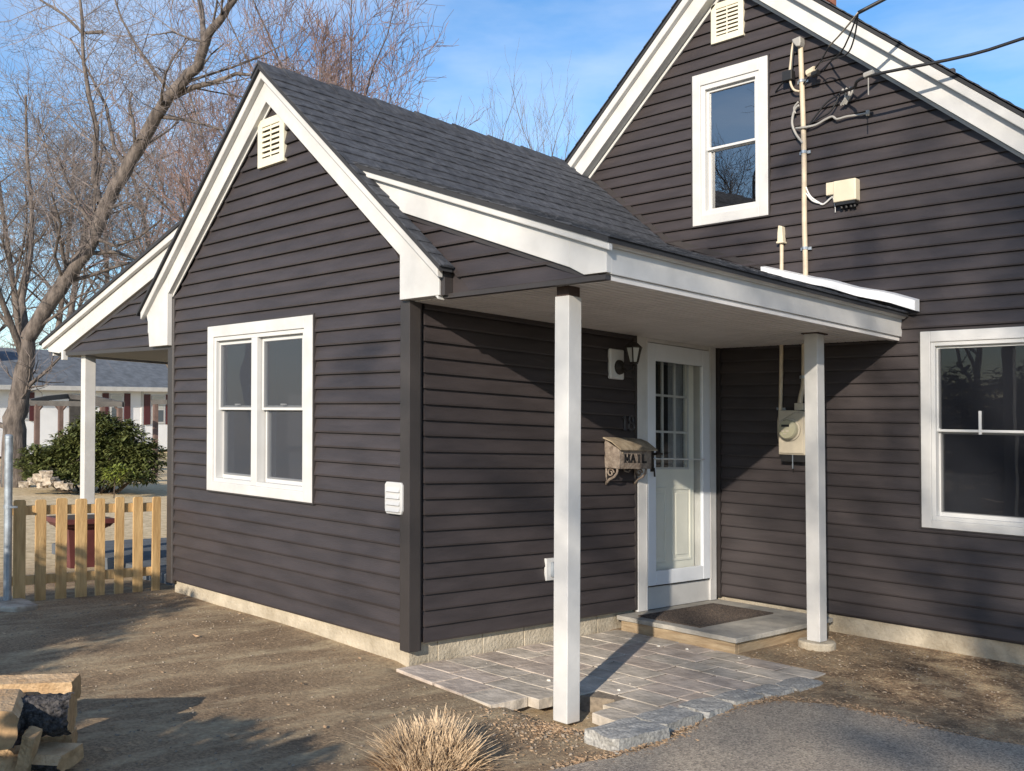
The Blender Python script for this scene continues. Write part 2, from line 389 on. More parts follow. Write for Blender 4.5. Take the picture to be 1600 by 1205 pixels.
# ------------------------------------------------------------------ the house
house = thing('house', 'dark brown clapboard house with white trim, gabled front wing and open porch', 'house', hz((-1.66, 1.7, -0.12)))
EX = 0.1016
FL = lambda u, o, z: (u, -o, z)
FE = lambda u, o, z: (o, u, z)
FM = lambda u, o, z: (u, D-o, z)
def wbox(mb, fr, u0, u1, o0, o1, z0, z1, mi=0):
    c = [fr(u0,o0,z0),fr(u1,o0,z0),fr(u1,o1,z0),fr(u0,o1,z0),fr(u0,o0,z1),fr(u1,o0,z1),fr(u1,o1,z1),fr(u0,o1,z1)]
    mb.add(c, [(0,3,2,1),(4,5,6,7),(0,1,5,4),(1,2,6,5),(2,3,7,6),(3,0,4,7)], mi)

def clap(fr, ua, ub, ta, tb, z0, z1, zc=None):
    """one clapboard: bottom edge ua..ub, top edge ta..tb, butt standing proud"""
    zc = z0 if zc is None else zc; b = 0.024-0.0222*(z0-zc)/EX; t = 0.024-0.0222*(z1-zc)/EX
    mb = MB()
    def sec(u_b, u_t):
        f = 0.012/max(z1-z0, 1e-4); f = min(f, 0.4); um = u_b+(u_t-u_b)*f
        bm = b-(b-t)*f if z0 > zc+.001 else b
        return [fr(u_b, -0.002, z0+0.003), fr(u_b, b-0.002, z0), fr(um, bm, z0+(z1-z0)*f), fr(u_t, t, z1), fr(u_t, -0.002, z1)]
    a, c = sec(ua, ta), sec(ub, tb); mb.loft(a, c); return mb

def sheath(fr, left, right, courses, z0, zM, holes, parent, jog=()):
    """courses of clapboards between two edge functions left(z), right(z), round rectangular holes"""
    for i in range(courses):
        a, b = z0+i*EX, z0+(i+1)*EX
        b = min(b, zM)
        if b-a < 0.012: continue
        segs = [(a, b, None, None)]
        hs = sorted([h for h in holes if h[2] < b-0.002 and h[3] > a+0.002])
        pieces = []
        if not hs: pieces.append((a, b, left(a), right(a), left(b), right(b)))
        else:
            cur_a, cur_b = left(a), left(b)
            for (h0, h1, hz0, hz1) in hs:
                if h0 > min(cur_a, cur_b): pieces.append((a, b, cur_a, h0, cur_b, h0))
                if hz0 > a+0.008: pieces.append((a, hz0, max(h0,cur_a), h1, max(h0,cur_a), h1))
                if hz1 < b-0.008: pieces.append((hz1, b, max(h0,cur_a), h1, max(h0,cur_a), h1))
                cur_a = cur_b = h1
            if right(a) > cur_a+0.01: pieces.append((a, b, cur_a, right(a), cur_b, max(right(b), cur_b)))
        for (p, q, ua, ub, ta, tb) in pieces:
            if ub-ua < 0.01: continue
            if tb < ta: ta = tb = (ta+tb)/2
            part('clapboard', clap(fr, ua, ub, ta, tb, p, q, a), M['siding'], parent)

XL = -3.316; XA = -1.66; SL = 0.82; ZA = 4.05
# wall cores -----------------------------------------------------------
def core(pts, fr, o0, o1):
    mb = MB(); mb.loft([fr(u, o0, z) for u, z in pts], [fr(u, o1, z) for u, z in pts]); return mb
def hole_core(fr, outline_rects, tri=None):
    mb = MB()
    for r in outline_rects: wbox(mb, fr, r[0], r[1], -0.10, -0.004, r[2], r[3])
    for t_ in (tri or []): mb.loft([fr(u, -0.10, z) for u, z in t_], [fr(u, -0.004, z) for u, z in t_])
    return mb
# front gable wall
WL = (-2.622, -1.071, 0.816, 2.155)
z_e = 2.40
gw = part('wall', hole_core(FL, [(XL+.01, WL[0]+.06, 0, z_e), (WL[1]-.06, -.01, 0, z_e), (WL[0]+.06, WL[1]-.06, 0, WL[2]+.05), (WL[0]+.06, WL[1]-.06, WL[3]-.05, z_e)],
      [[(XL+.01, z_e), (-.01, z_e), (XA, ZA-0.12)]]), M['siding'], house)
lz = lambda z: XL+0.045 if z < 2.44 else XL+0.03+(z-2.40)/SL
rz = lambda z: -0.075 if z < 2.48 else -0.01-(z-2.40)/SL
sheath(FL, lz, rz, 37, 0.0, 3.80, [WL, (-1.837, -1.468, 3.330, 3.691)], gw)
# entry wall
WD = (2.325, 3.45, -0.5, 3.0)
ew = part('wall', hole_core(FE, [(0.01, 2.36, 0, 2.6), (2.40, 3.33, 2.14, 2.6), (3.33, D, 0, 2.6)]), M['siding'], house)
sheath(FE, lambda z: 0.10, lambda z: 2.262, 22, 0.0, 2.19, [], ew)
# main wall
ZM = 0.0136
WU = (-0.239, 0.526, 3.274, 4.632); WR = (1.803, 2.87, 0.760, 2.219)
MLX, MRX, MAX, MAZ, MSL, MSR = -3.62, 4.3, 0.15, 5.65, 0.885, 0.815
def mleft(z): return -0.0 if z < 2.30 else max(MLX, MAX-0.02-(MAZ-0.2-z)/MSL)
def mright(z): return min(MRX, MAX+(MAZ-0.2-z)/MSR)
mw = part('wall', hole_core(FM, [(0.0, WR[0]+.07, 0, 2.3), (WR[1]-.07, MRX, 0, 2.3), (WR[0]+.07, WR[1]-.07, 0, WR[2]+.05), (WR[0]+.07, WR[1]-.07, WR[3]-.07, 2.3),
       (MLX, WU[0]+.07, 2.3, 3.2), (WU[0]+.07, MRX-1.5, 2.3, 3.2)],
      [[(MLX+.6, 2.3), (WU[0]+.07, 2.3), (WU[0]+.07, 4.9), (-0.5, 4.75), (-3.2, 2.42)],
       [(WU[1]-.07, 2.3), (MRX-.2, 2.3), (MRX-.25, 2.30), (WU[1]-.07, 5.2)],
       [(WU[0]+.07, WU[3]-.05), (WU[1]-.07, WU[3]-.05), (WU[1]-.07, 5.15), (MAX, 5.42), (WU[0]+.07, 5.0)],
       [(WU[0]+.07, 2.3), (WU[1]-.07, 2.3), (WU[1]-.07, WU[2]+.05), (WU[0]+.07, WU[2]+.05)]]), M['siding'], house)
def inner_left(z):   # hidden part behind the wing roof is left out
    if z < 2.2: return 0.04
    roof = (ZA-z)/SL+XA if z > 3.125 else -0.53+(3.125-z)/0.345
    return max(mleft(z), min(roof, 1.70)-0.05 if z < ZA else mleft(z))
sheath(FM, inner_left, mright, 54, ZM, 5.42, [WU, WR, (-.037, .294, 4.867, 5.20)], mw)
# hidden outer shell so that light does not leak into the rooms
sh = MB()
sh.box(MLX, MRX, D+7.0, D+7.1, -.1, 2.6); sh.box(MRX-.1, MRX, D, D+7, -.1, 2.6); sh.box(MLX, MLX+.1, D+.0, D+7, -.1, 2.6)
sh.box(XL, XL+.1, 0.10, D, -.1, 2.5); sh.box(XL+.1, -.1, 0.1, D, -.12, -.06); sh.box(MLX, MRX, D+.1, D+7, -.12, -.06)
sh.box(XL+.1, -.1, 0.1, D-.1, 2.42, 2.46); sh.box(MLX, MRX, D+.1, D+7, 2.5, 2.54)
sh.loft([(MLX, D+7.02, 2.55), (MRX, D+7.02, 2.4), (MAX, D+7.02, MAZ-.1)], [(MLX, D+7.1, 2.55), (MRX, D+7.1, 2.4), (MAX, D+7.1, MAZ-.1)])
part('wall', sh, M['siding'], house)
# rooms behind the windows
rm = MB()
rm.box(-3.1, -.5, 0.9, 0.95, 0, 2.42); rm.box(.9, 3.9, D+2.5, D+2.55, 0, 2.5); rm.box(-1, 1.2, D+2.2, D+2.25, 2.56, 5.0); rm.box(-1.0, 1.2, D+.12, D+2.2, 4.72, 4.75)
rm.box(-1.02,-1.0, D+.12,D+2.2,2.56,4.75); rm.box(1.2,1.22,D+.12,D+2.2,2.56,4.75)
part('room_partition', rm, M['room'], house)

# foundation ------------------------------------------------------------
fd = MB()
fd.box(XL+.03, -.03, 0.02, 0.25, -.6, -0.004); fd.box(-.25, -.045, 0.25, D-.02, -.6, -0.006)
fd.box(-.03, MRX-.02, D+.02, D+.25, -.6, ZM-0.004); fd.box(XL+.03, XL+.25, .25, D+6, -.6, -0.004)
fnd = part('foundation', fd, M['concrete'], house)
y_ = .255
while y_ < D-.1:
    y2_ = min(y_+.40, D-.03); fb = MB(); fb.box(-.055, -.028-random.uniform(0,.004), y_+.003, y2_-.003, -.5, -.005); part('block', fb, M['concrete'], fnd, bevel=.006); y_ = y2_
# corner trims ----------------------------------------------------------
def corner(cx, cy, sx, sy, z0, z1):
    mb = MB(); w_ = 0.075; p = 0.031
    pts = [(0,0)]
    prof = [(-w_, 0), (-w_, p*.75), (-w_+.012, p*.75), (-w_+.016, p), (p, p), (p, -w_+.016), (p*.75, -w_+.012), (p*.75, -w_), (0, -w_), (0, 0)]
    a = [(cx+sx*u, cy-sy*v if False else cy+sy*v, z0) for u, v in prof]; b = [(cx+sx*u, cy+sy*v, z1) for u, v in prof]
    mb.loft(a, b); return mb
part('corner_trim', corner(0, 0, 1, -1, -0.045, 2.175), M['siding_trim'], house, bevel=.003)
part('corner_trim', corner(XL, 0, -1, -1, -0.03, 2.44), M['siding_trim'], house, bevel=.003)
ic = MB(); ic.box(0.0, 0.035, D-.035, D, 0, 2.17); part('corner_trim', ic, M['siding_trim'], house)
jc = MB(); jc.box(0, .026, 2.258, 2.278, 0, 2.18); part('corner_trim', jc, M['siding_trim'], house)

# rake boards of the front gable ------------------------------------------
def rake(pts_top, drop0, drop1, y0, y1):
    """slanted board: follows the top polyline, from drop0 to drop1 below it, between depths y0 and y1"""
    mb = MB(); (xa, za), (xb, zb) = pts_top
    f = [(xa, za-drop0), (xb, zb-drop0), (xb, zb-drop1), (xa, za-drop1)]
    mb.loft([(x, y0, z) for x, z in f], [(x, y1, z) for x, z in f]); return mb
AL = (-3.72, ZA-SL*2.06); AR = (0.40, ZA-SL*2.06)
ap = (XA, ZA)
for end in (AL, AR):
    sgn = -1 if end is AL else 1
    part('rake_board', rake((ap, (end[0]+(-sgn)*.05, end[1]+SL*.05)), 0.045, 0.25, -0.068, -0.012), M['white'], house, bevel=.003)
    part('rake_moulding', rake((ap, end), 0.020, 0.085, -0.115, -0.070), M['white'], house, bevel=.006)
    part('rake_moulding', rake((ap, (end[0]-sgn*.42, end[1]+SL*.42)), 0.252, 0.275, -0.026, -0.016), M['white'], house)
# cornice returns
rt = MB(); f = [(-.02, 2.175), (.365, 2.175), (.365, 2.345), (.33, 2.372), (-.02, 2.47+.19)]
rt.loft([(x, -.072, z) for x, z in f], [(x, -.0, z) for x, z in f]); part('cornice_return', rt, M['white'], house, bevel=.003)
rs = MB(); f = [(.365, 2.175), (.405, 2.175), (.405, 2.33), (.365, 2.33)]
rs.loft([(x, -.060, z) for x, z in f], [(x, .0, z) for x, z in f]); part('corner_trim', rs, M['siding_trim'], house)
lt = MB(); f = [(XL+.045, 2.03), (XL+.045, 2.47), (XL+.06, 2.64), (-3.67, 2.345), (-3.685, 2.32), (-3.665, 2.27), (-3.625, 2.22), (-3.645, 2.16), (-3.625, 2.03)]
lt.loft([(x, -.074, z) for x, z in f], [(x, -.03, z) for x, z in f]); part('cornice_return', lt, M['white'], house, bevel=.003)

# porch gables (lean-to ends flush with the front wall) ---------------------
BX, BZ = -0.53, 3.125; PS = 0.345                 # roof break and pitch of the porch roof
EX1, = (1.68,); ez = BZ-PS*(EX1-BX)                # eave
def psl(x): return BZ-PS*(x-BX)
# siding of the right porch gable
pw = part('wall', core([(.36, 2.18), (1.60, 2.18), (1.60, psl(1.6)-.10), (-.40, psl(-.4)-.10)], FL, -0.12, -0.004), M['siding'], house)
def pg_left(z): return max(0.408 if z < 2.36 else 0, XA+(ZA-z)/SL-.02)
def pg_right(z): return min(1.61, BX+(BZ-0.18-z)/PS)
sheath(FL, pg_left, pg_right, 9, 2.18, 2.9, [], pw)
part('rake_board', rake(((BX-.02, psl(BX-.02)), (1.40, psl(1.40))), 0.035, 0.215, -0.040, -0.0), M['white'], house, bevel=.003)
re_ = MB(); f = [(1.40, psl(1.4)-.035), (1.655, psl(1.655)-.035), (1.655, 2.195), (1.50, 2.195), (1.40, psl(1.4)-.215)]
re_.loft([(x, -.040, z) for x, z in f], [(x, -.0, z) for x, z in f]); part('rake_board', re_, M['white'], house, bevel=.003)
part('rake_moulding', rake(((BX-.1, psl(BX-.1)), (1.70, psl(1.70))), 0.012, 0.058, -0.075, -0.042), M['white'], house, bevel=.006)
jr = rake(((BX+.3, psl(BX+.3)), (1.52, psl(1.52))), 0.217, 0.245, -0.022, -0.0); part('trim_channel', jr, M['siding_trim'], house)
sb_ = MB(); sb_.box(.355, 1.64, -.030, .014, 2.160, 2.186); part('trim_channel', sb_, M['siding_trim'], house)
# eave fascia along the porch
fa = MB(); fa.box(1.615, 1.655, -.002, D-.005, 2.19, ez-.012); part('fascia_board', fa, M['white'], house, bevel=.003)
cr = MB(); pr_ = [(1.657, 2.325), (1.672, 2.325), (1.700, 2.350), (1.700, 2.358), (1.657, 2.358)]
cr.loft([(x, -.074, z) for x, z in pr_], [(x, 1.85, z) for x, z in pr_]); part('eave_moulding', cr, M['white'], house)
cr = MB(); cr.loft([(x+.002, 1.855, z) for x, z in pr_], [(x+.002, D+.01, z) for x, z in pr_]); part('eave_moulding', cr, M['white'], house)
fl_ = MB(); fl_.box(1.585, 1.64, .01, D-.02, 2.160, 2.188); part('soffit_trim', fl_, M['soffit'], house)
# soffit: vinyl panels with grooves
y_ = 0.0; x0 = 0.012
while x0 < 1.58:
    x1 = min(x0+0.2, 1.583); mb = MB(); s_ = x0
    prof = []
    while s_ < x1-.005:
        e_ = min(s_+.0667, x1-.002)
        prof += [(s_, 2.205), (s_+.002, 2.170), (e_-.012, 2.170), (e_-.010, 2.205)]; s_ += .0667
    poly = prof+[(x1-.002, 2.212), (x0, 2.212)]
    mb.loft([(x, 0.012, z) for x, z in poly], [(x, D-.012, z) for x, z in poly]); part('soffit_panel', mb, M['soffit'], house)
    x0 += 0.2
# left porch -------------------------------------------------------------
LS = 0.268; LB = (-2.80, 3.115)
def lsl(x): return LB[1]-LS*(LB[0]-x)
lw = part('wall', core([(-5.68, 2.055), (-3.55, 2.03), (-3.55, lsl(-3.55)-.12), (-5.68, lsl(-5.68)-.16)], FL, -0.12, -0.004), M['siding'], house)
sheath(FL, lambda z: max(-5.66, LB[0]-(LB[1]-0.23-z)/LS), lambda z: (-3.63 if z < 2.32 else XA-(ZA-z)/SL+.0), 9, 2.05, 2.72, [], lw)
f = [(LB[0], lsl(LB[0])-.04), (LB[0], lsl(LB[0])-.245), (-5.72, lsl(-5.72)-.245), (-5.86, 2.06), (-6.17, 2.09), (-6.17, lsl(-6.17)-.03)]
lr = MB(); lr.loft([(x, -.045, z) for x, z in f], [(x, 0, z) for x, z in f]); part('rake_board', lr, M['white'], house, bevel=.003)
part('rake_moulding', rake(((-3.02, lsl(-3.02)), (-6.25, lsl(-6.25))), 0.012, 0.075, -0.085, -0.047), M['white'], house, bevel=.006)
jl = rake(((-3.3, lsl(-3.3)), (-5.75, lsl(-5.75))), 0.247, 0.285, -0.022, -0.0); part('trim_channel', jl, M['siding_trim'], house)
lt2 = MB(); lt2.loft([(-5.70, -.03, 2.03), (-3.3, -.03, 2.00), (-3.3, -.03, 2.035), (-5.70, -.03, 2.062)], [(-5.70, .12, 2.03), (-3.3, .12, 2.00), (-3.3, .12, 2.035), (-5.70, .12, 2.062)])
part('trim_channel', lt2, M['siding_trim'], house)
ls_ = MB(); ls_.box(-5.9, -3.32, .12, D+2, 2.06, 2.08); part('soffit_panel', ls_, M['siding_trim'], house)
lf = MB(); lf.box(-5.80, -5.74, -.044, .0, 1.99, 2.10); lf.box(-6.17, -6.13, 0.0, D+2, 2.05, 2.19); part('fascia_board', lf, M['white'], house)

# roof of the wing ---------------------------------------------------------
roof = None
dk = MB()
# decks: right steep, right shallow, left steep, left shallow; front strip of the right slope down to its own eave
def deck(p, q, y0, y1, th=0.03):
    dk.loft([(p[0], y0, p[1]), (q[0], y0, q[1]), (q[0], y0, q[1]-th), (p[0], y0, p[1]-th)], [(p[0], y1, p[1]), (q[0], y1, q[1]), (q[0], y1, q[1]-th), (p[0], y1, p[1]-th)])
def rzt(x): return ZA-SL*abs(x-XA)
deck((XA, ZA+.012), (BX, BZ+.012), -.135, D+.6); deck((BX, BZ+.012), (1.705, psl(1.705)+.012), -.085, D-.004)
deck((BX, BZ+.012), (.44, rzt(.44)+.012), -.135, -.03)
deck((XA, ZA+.012), (-3.76, rzt(-3.76)+.012), -.135, -.02); deck((XA, ZA+.012), (LB[0], rzt(LB[0])+.012), -.02, D+.6)
deck((LB[0], LB[1]+.012), (-6.30, lsl(-6.30)+.012), -.10, D+2)
roof = part('roof', dk, M['roof_edge'], house)
def shingle_piece(P0, up, y0, y1, rng):
    """one laminated shingle lying on the slope: P0 = lower edge (x,z), up = unit up-slope vector (x,z)"""
    mb = MB(); nrm = (-up[1], up[0]) if up[0] < 0 else (up[1], -up[0])
    nrm = (abs(up[1]), abs(up[0])) if up[0] < 0 else (-abs(up[1]), abs(up[0]))
    def slab(ya, yb, th, e0, e1):
        def p(s, h): return (P0[0]+up[0]*s+nrm[0]*h, P0[1]+up[1]*s+nrm[1]*h)
        a = [p(e0, .012), p(e1, .012), p(e1, .012+.003), p(e0, .012+th)]
        mb.loft([(x, ya, z) for x, z in a], [(x, yb, z) for x, z in a])
    slab(y0, y1, .009, 0.0, .152)
    t = y0+rng.uniform(0, .1)
    while t < y1-.06:
        w_ = rng.uniform(.09, .22); slab(t, min(t+w_, y1), .0130, 0.001+rng.uniform(0,.004), .148); t += w_+rng.uniform(.07, .2)
    return mb
rng = random.Random(3)
def shingle_slope(top, bot, y0, y1, skip=None, exp=0.135):
    dx, dz_ = top[0]-bot[0], top[1]-bot[1]; Ls = math.hypot(dx, dz_); up = (dx/Ls, dz_/Ls); n = int(Ls/exp)
    for i in range(n+1):
        s_ = i*exp
        if s_ > Ls-.05: break
        P0 = (bot[0]+up[0]*s_, bot[1]+up[1]*s_); y = y0-rng.uniform(0, .9) if True else y0
        y = y0; first = True
        while y < y1-.02:
            ln = rng.uniform(.3, 1.0) if first else 1.0
            e_ = min(y+ln, y1); first = False
            part('shingle', shingle_piece(P0, up, y, e_-.003, rng), M['shingle'], roof); y = e_
shingle_slope((XA, ZA), (BX, BZ), -.138, D-.004)
shingle_slope((BX, BZ), (1.712, psl(1.712)), -.088, D-.008)
shingle_slope((BX-.02, BZ+.02), (.445, rzt(.445)), -.138, -.03)
for i in range(17):
    y = -.14+i*.215
    rc = MB(); hh = .035+.006*(i%2)
    f = [(XA-.11, ZA-.11*SL+.024), (XA, ZA+hh), (XA+.11, ZA-.11*SL+.024), (XA+.11, ZA-.11*SL+.012), (XA, ZA+.014), (XA-.11, ZA-.11*SL+.012)]
    g2 = [(x, z+.010) for x, z in f]
    rc.loft([(x, y, z) for x, z in g2], [(x, y+.24, z) for x, z in f]); part('ridge_cap', rc, M['shingle'], roof)
# step flashing against the main wall
fz = MB(); fz.loft([(XA, D-.02, ZA+.03), (BX, D-.02, BZ+.035), (BX, D-.02, BZ+.09), (XA, D-.02, ZA+.09)], [(XA, D, ZA+.03), (BX, D, BZ+.035), (BX, D, BZ+.09), (XA, D, ZA+.09)])
fz.loft([(BX, D-.02, BZ+.035), (1.65, D-.02, psl(1.65)+.035), (1.65, D-.02, psl(1.65)+.07), (BX, D-.02, BZ+.09)], [(BX, D, BZ+.035), (1.65, D, psl(1.65)+.035), (1.65, D, psl(1.65)+.07), (BX, D, BZ+.09)])
part('flashing', fz, M['siding_trim'], house)
wf = MB(); nseg = 14
for i in range(nseg):
    t0, t1 = i/nseg, (i+1)/nseg
    def q(t): return (.50+t*1.30, 2.832-t*.375+.006*math.sin(t*17)*(t>.3))
    a, b = q(t0), q(t1); hb0, hb1 = .045+.035*t0, .045+.035*t1
    wf.loft([(a[0], D-.11, a[1]-hb0), (a[0], D-.11, a[1]-.004), (a[0], D-.03, a[1]+.012), (a[0], D-.03, a[1]-hb0)],
            [(b[0], D-.11, b[1]-hb1), (b[0], D-.11, b[1]-.004), (b[0], D-.03, b[1]+.012), (b[0], D-.03, b[1]-hb1)], caps=(i in (0, nseg-1)))
part('flashing', wf, mat('bright_white_flashing', (0.76,0.77,0.78), .3), house, label='bright white metal flashing strip across the porch roof')

# main roof ---------------------------------------------------------------
mr_ = MB(); OV = 0.19
def mdeck(p, q, th):
    y0, y1 = D-OV, D+7.2
    mr_.loft([(p[0], y0, p[1]), (q[0], y0, q[1]), (q[0], y0, q[1]-th), (p[0], y0, p[1]-th)], [(p[0], y1, p[1]), (q[0], y1, q[1]), (q[0], y1, q[1]-th), (p[0], y1, p[1]-th)])
ML = (-3.9, MAZ-MSL*(MAX+3.9)); MR = (4.55, MAZ-MSR*(4.55-MAX))
mdeck((MAX, MAZ), ML, .03); mdeck((MAX, MAZ), MR, .03)
mroof = part('roof', mr_, M['roof_edge'], house)
rng = random.Random(5)
for (top, bot) in (((MAX, MAZ-.006), ML), ((MAX, MAZ-.006), MR)):   # the starter pieces whose edges show along the rakes
    dx, dz_ = top[0]-bot[0], top[1]-bot[1]; Ls = math.hypot(dx, dz_); up = (dx/Ls, dz_/Ls); s_ = 0
    while s_ < Ls-.1:
        mb = shingle_piece((bot[0]+up[0]*s_, bot[1]+up[1]*s_), up, D-OV-.012, D+.8, rng)
        part('shingle', mb, M['shingle'], mroof); s_ += .14
for (end, sgn, sl) in ((ML, -1, MSL), (MR, 1, MSR)):
    apx = (MAX, MAZ)
    part('rake_moulding', rake((apx, end), 0.032, 0.115, D-.185, D-.135), M['white'], house, bevel=.006)
    part('rake_board', rake((apx, (end[0]-sgn*.05, end[1]+sl*.05)), 0.05, 0.285, D-.133, D-.095), M['white'], house, bevel=.003)
    part('rake_soffit', rake((apx, (end[0]-sgn*.05, end[1]+sl*.05)), 0.262, 0.274, D-.094, D-.0), M['white'], house)
    part('rake_moulding', rake((apx, (end[0]-sgn*.2, end[1]+sl*.2)), 0.287, 0.318, D-.035, D-.018), M['white'], house)
# chimney
ch = MB()
CX = .03; CY = 4.95; CB = 5.2
ch.box(CX-.21, CX+.21, CY-.21, CY+.21, CB, 6.3)
chim = part('chimney', ch, M['seam'], mroof)
for r_i in range(11):
    z = 5.50+r_i*.072; off = .1*(r_i%2)
    for side in range(2):
        x = -.23-off
        while x < .222:
            a, b = max(x, -.222), min(x+.19, .222)
            if b-a > .03:
                bk = MB()
                if side == 0: bk.box(CX+a, CX+b, CY-.222, CY-.20, z, z+.06)
                else: bk.box(CX+.20, CX+.222, CY+max(a, -.198), CY+b, z, z+.06)
                part('brick', bk, M['brick'], mroof)
            x += .2
# ------------------------------------------------------------------ windows
def frame_mb(mb, fr, u0, u1, z0, z1, o0, o1, l, r, t, b):
    wbox(mb, fr, u0, u0+l, o0, o1, z0, z1); wbox(mb, fr, u1-r, u1, o0, o1, z0, z1)
    wbox(mb, fr, u0+l, u1-r, o0, o1, z1-t, z1); wbox(mb, fr, u0+l, u1-r, o0, o1, z0, z0+b)
def sash(win, fr, u0, u1, z0, z1, o, fw, pane_mat, lower):
    mb = MB(); frame_mb(mb, fr, u0, u1, z0, z1, o-.03, o, fw, fw, fw, fw*1.1 if lower else fw*.8)
    part('sash', mb, M['white_vinyl'], win, bevel=.003)
    gl = MB(); gl.add([fr(u0+fw-.004, o-.018, z0+fw*.7), fr(u1-fw+.004, o-.018, z0+fw*.7), fr(u1-fw+.004, o-.018, z1-fw*.7), fr(u0+fw-.004, o-.018, z1-fw*.7)], [(0,1,2,3)])
    part('pane', gl, pane_mat, win, fix=False)
def casing(fr, u0, u1, z0, z1, l, r, t, b, name='window'):
    mb = MB(); frame_mb(mb, fr, u0, u1, z0, z1, -.005, .034, l, r, t, b)
    w_ = part(name, mb, M['white'], house, bevel=.004)
    jb = MB(); frame_mb(jb, fr, u0-.014, u1+.014, z0-.010, z1+.010, .0, .0305, .0135, .0135, .0095, .0095); part('trim_channel', jb, M['siding_trim'], w_)
    return w_
def liner(win, fr, u0, u1, z0, z1, w_, o0, o1):
    mb = MB(); frame_mb(mb, fr, u0, u1, z0, z1, o0, o1, w_, w_, w_, w_); part('window_frame', mb, M['white_vinyl'], win, bevel=.003)
def scr(win, fr, u0, u1, z0, z1, o, m_=None):
    s_ = MB(); s_.add([fr(u0, o, z0), fr(u1, o, z0), fr(u1, o, z1), fr(u0, o, z1)], [(0,1,2,3)]); part('insect_screen', s_, m_ or M['screen'], win, fix=False)
# double window on the front gable
w1 = casing(FL, *WL, .095, .11, .09, .075)
liner(w1, FL, WL[0]+.095, WL[1]-.11, WL[2]+.075, WL[3]-.09, .032, -.07, .022)
mu = MB(); wbox(mu, FL, -1.930, -1.844, -.07, .026, WL[2]+.076, WL[3]-.122); part('mullion', mu, M['white_vinyl'], w1, bevel=.004)
for (a, b) in ((-2.520, -1.930), (-1.844, -1.240)):
    z0, z1, zm = WL[2]+.107, WL[3]-.122, 1.495
    sash(w1, FL, a+.012, b-.002, zm-.02, z1, -.012, .034, M['glass'], False)
    sash(w1, FL, a+.012, b-.002, z0, zm+.018, -.045, .040, M['glass'], True)
    scr(w1, FL, a+.04, b-.03, z0+.03, zm-.02, -.040); scr(w1, FL, a+.04, b-.03, zm, z1-.03, -.0115+.001)
    lk = MB(); m_ = (a+b)/2; wbox(lk, FL, m_-.03, m_+.03, -.035, -.016, zm+.018, zm+.03); part('sash_lock', lk, M['white_vinyl'], w1)
# upper window of the main gable
w2 = casing(FM, *WU, .085, .085, .105, .085)
liner(w2, FM, WU[0]+.085, WU[1]-.085, WU[2]+.085, WU[3]-.105, .042, -.07, .022)
sash(w2, FM, -.117, .400, 3.945, 4.488, -.012, .028, M['glass_strong'], False)
sash(w2, FM, -.117, .400, 3.396, 3.965, -.040, .028, M['glass_strong'], True)
cu = MB(); cu.add([(-.1, D+.35, 3.4), (.18, D+.5, 3.4), (-.1, D+.35, 4.2)], [(0,1,2)])
# right window of the main wall
w3 = casing(FM, *WR, .075, .075, .08, .06)
liner(w3, FM, WR[0]+.075, WR[1]-.075, WR[2]+.06, WR[3]-.08, .03, -.07, .022)
sash(w3, FM, 1.905, 2.75, 1.475, 2.115, -.012, .024, M['glass'], False)
sash(w3, FM, 1.895, 2.755, .848, 1.495, -.045, .034, M['glass'], True)
scr(w3, FM, 1.92, 2.73, .88, 1.47, -.040, M['dark_screen']); scr(w3, FM, 1.92, 2.73, 1.5, 2.09, -.0105, M['dark_screen'])
lt_ = MB(); wbox(lt_, FM, 2.205, 2.225, -.02, -.008, 1.46, 1.63); part('sash_lock', lt_, M['white_vinyl'], w3)

# gable vents -----------------------------------------------------------
def vent(fr, u0, u1, z0, z1, n, o=.03, m_=M['cream']):
    mb = MB(); b = (u1-u0)*.16; frame_mb(mb, fr, u0, u1, z0, z1, 0.0, o, b, b, b*1.0, b*1.1)
    v = part('gable_vent', mb, m_, house, bevel=.004)
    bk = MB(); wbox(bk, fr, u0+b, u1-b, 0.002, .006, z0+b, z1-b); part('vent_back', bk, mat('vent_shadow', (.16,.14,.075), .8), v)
    h = (z1-z0-2.1*b)/n
    for i in range(n):
        a = z0+1.1*b+i*h; s_ = MB()
        s_.loft([fr(u0+b-.002, o-.002, a+h*.30), fr(u0+b-.002, o-.010, a+h*.95), fr(u0+b-.002, o-.016, a+h*.95), fr(u0+b-.002, o-.008, a+h*.30)],
                [fr(u1-b+.002, o-.002, a+h*.30), fr(u1-b+.002, o-.010, a+h*.95), fr(u1-b+.002, o-.016, a+h*.95), fr(u1-b+.002, o-.008, a+h*.30)])
        part('louver', s_, m_, v)
    mid = MB(); um = (u0+u1)/2; wbox(mid, fr, um-.006, um+.006, o-.008, o-.003, z0+b, z1-b); part('louver_rib', mid, m_, v)
vent(FL, -1.839, -1.466, 3.328, 3.693, 6, .034)
vent(FM, -.037, .294, 4.867, 5.22, 7, .035)

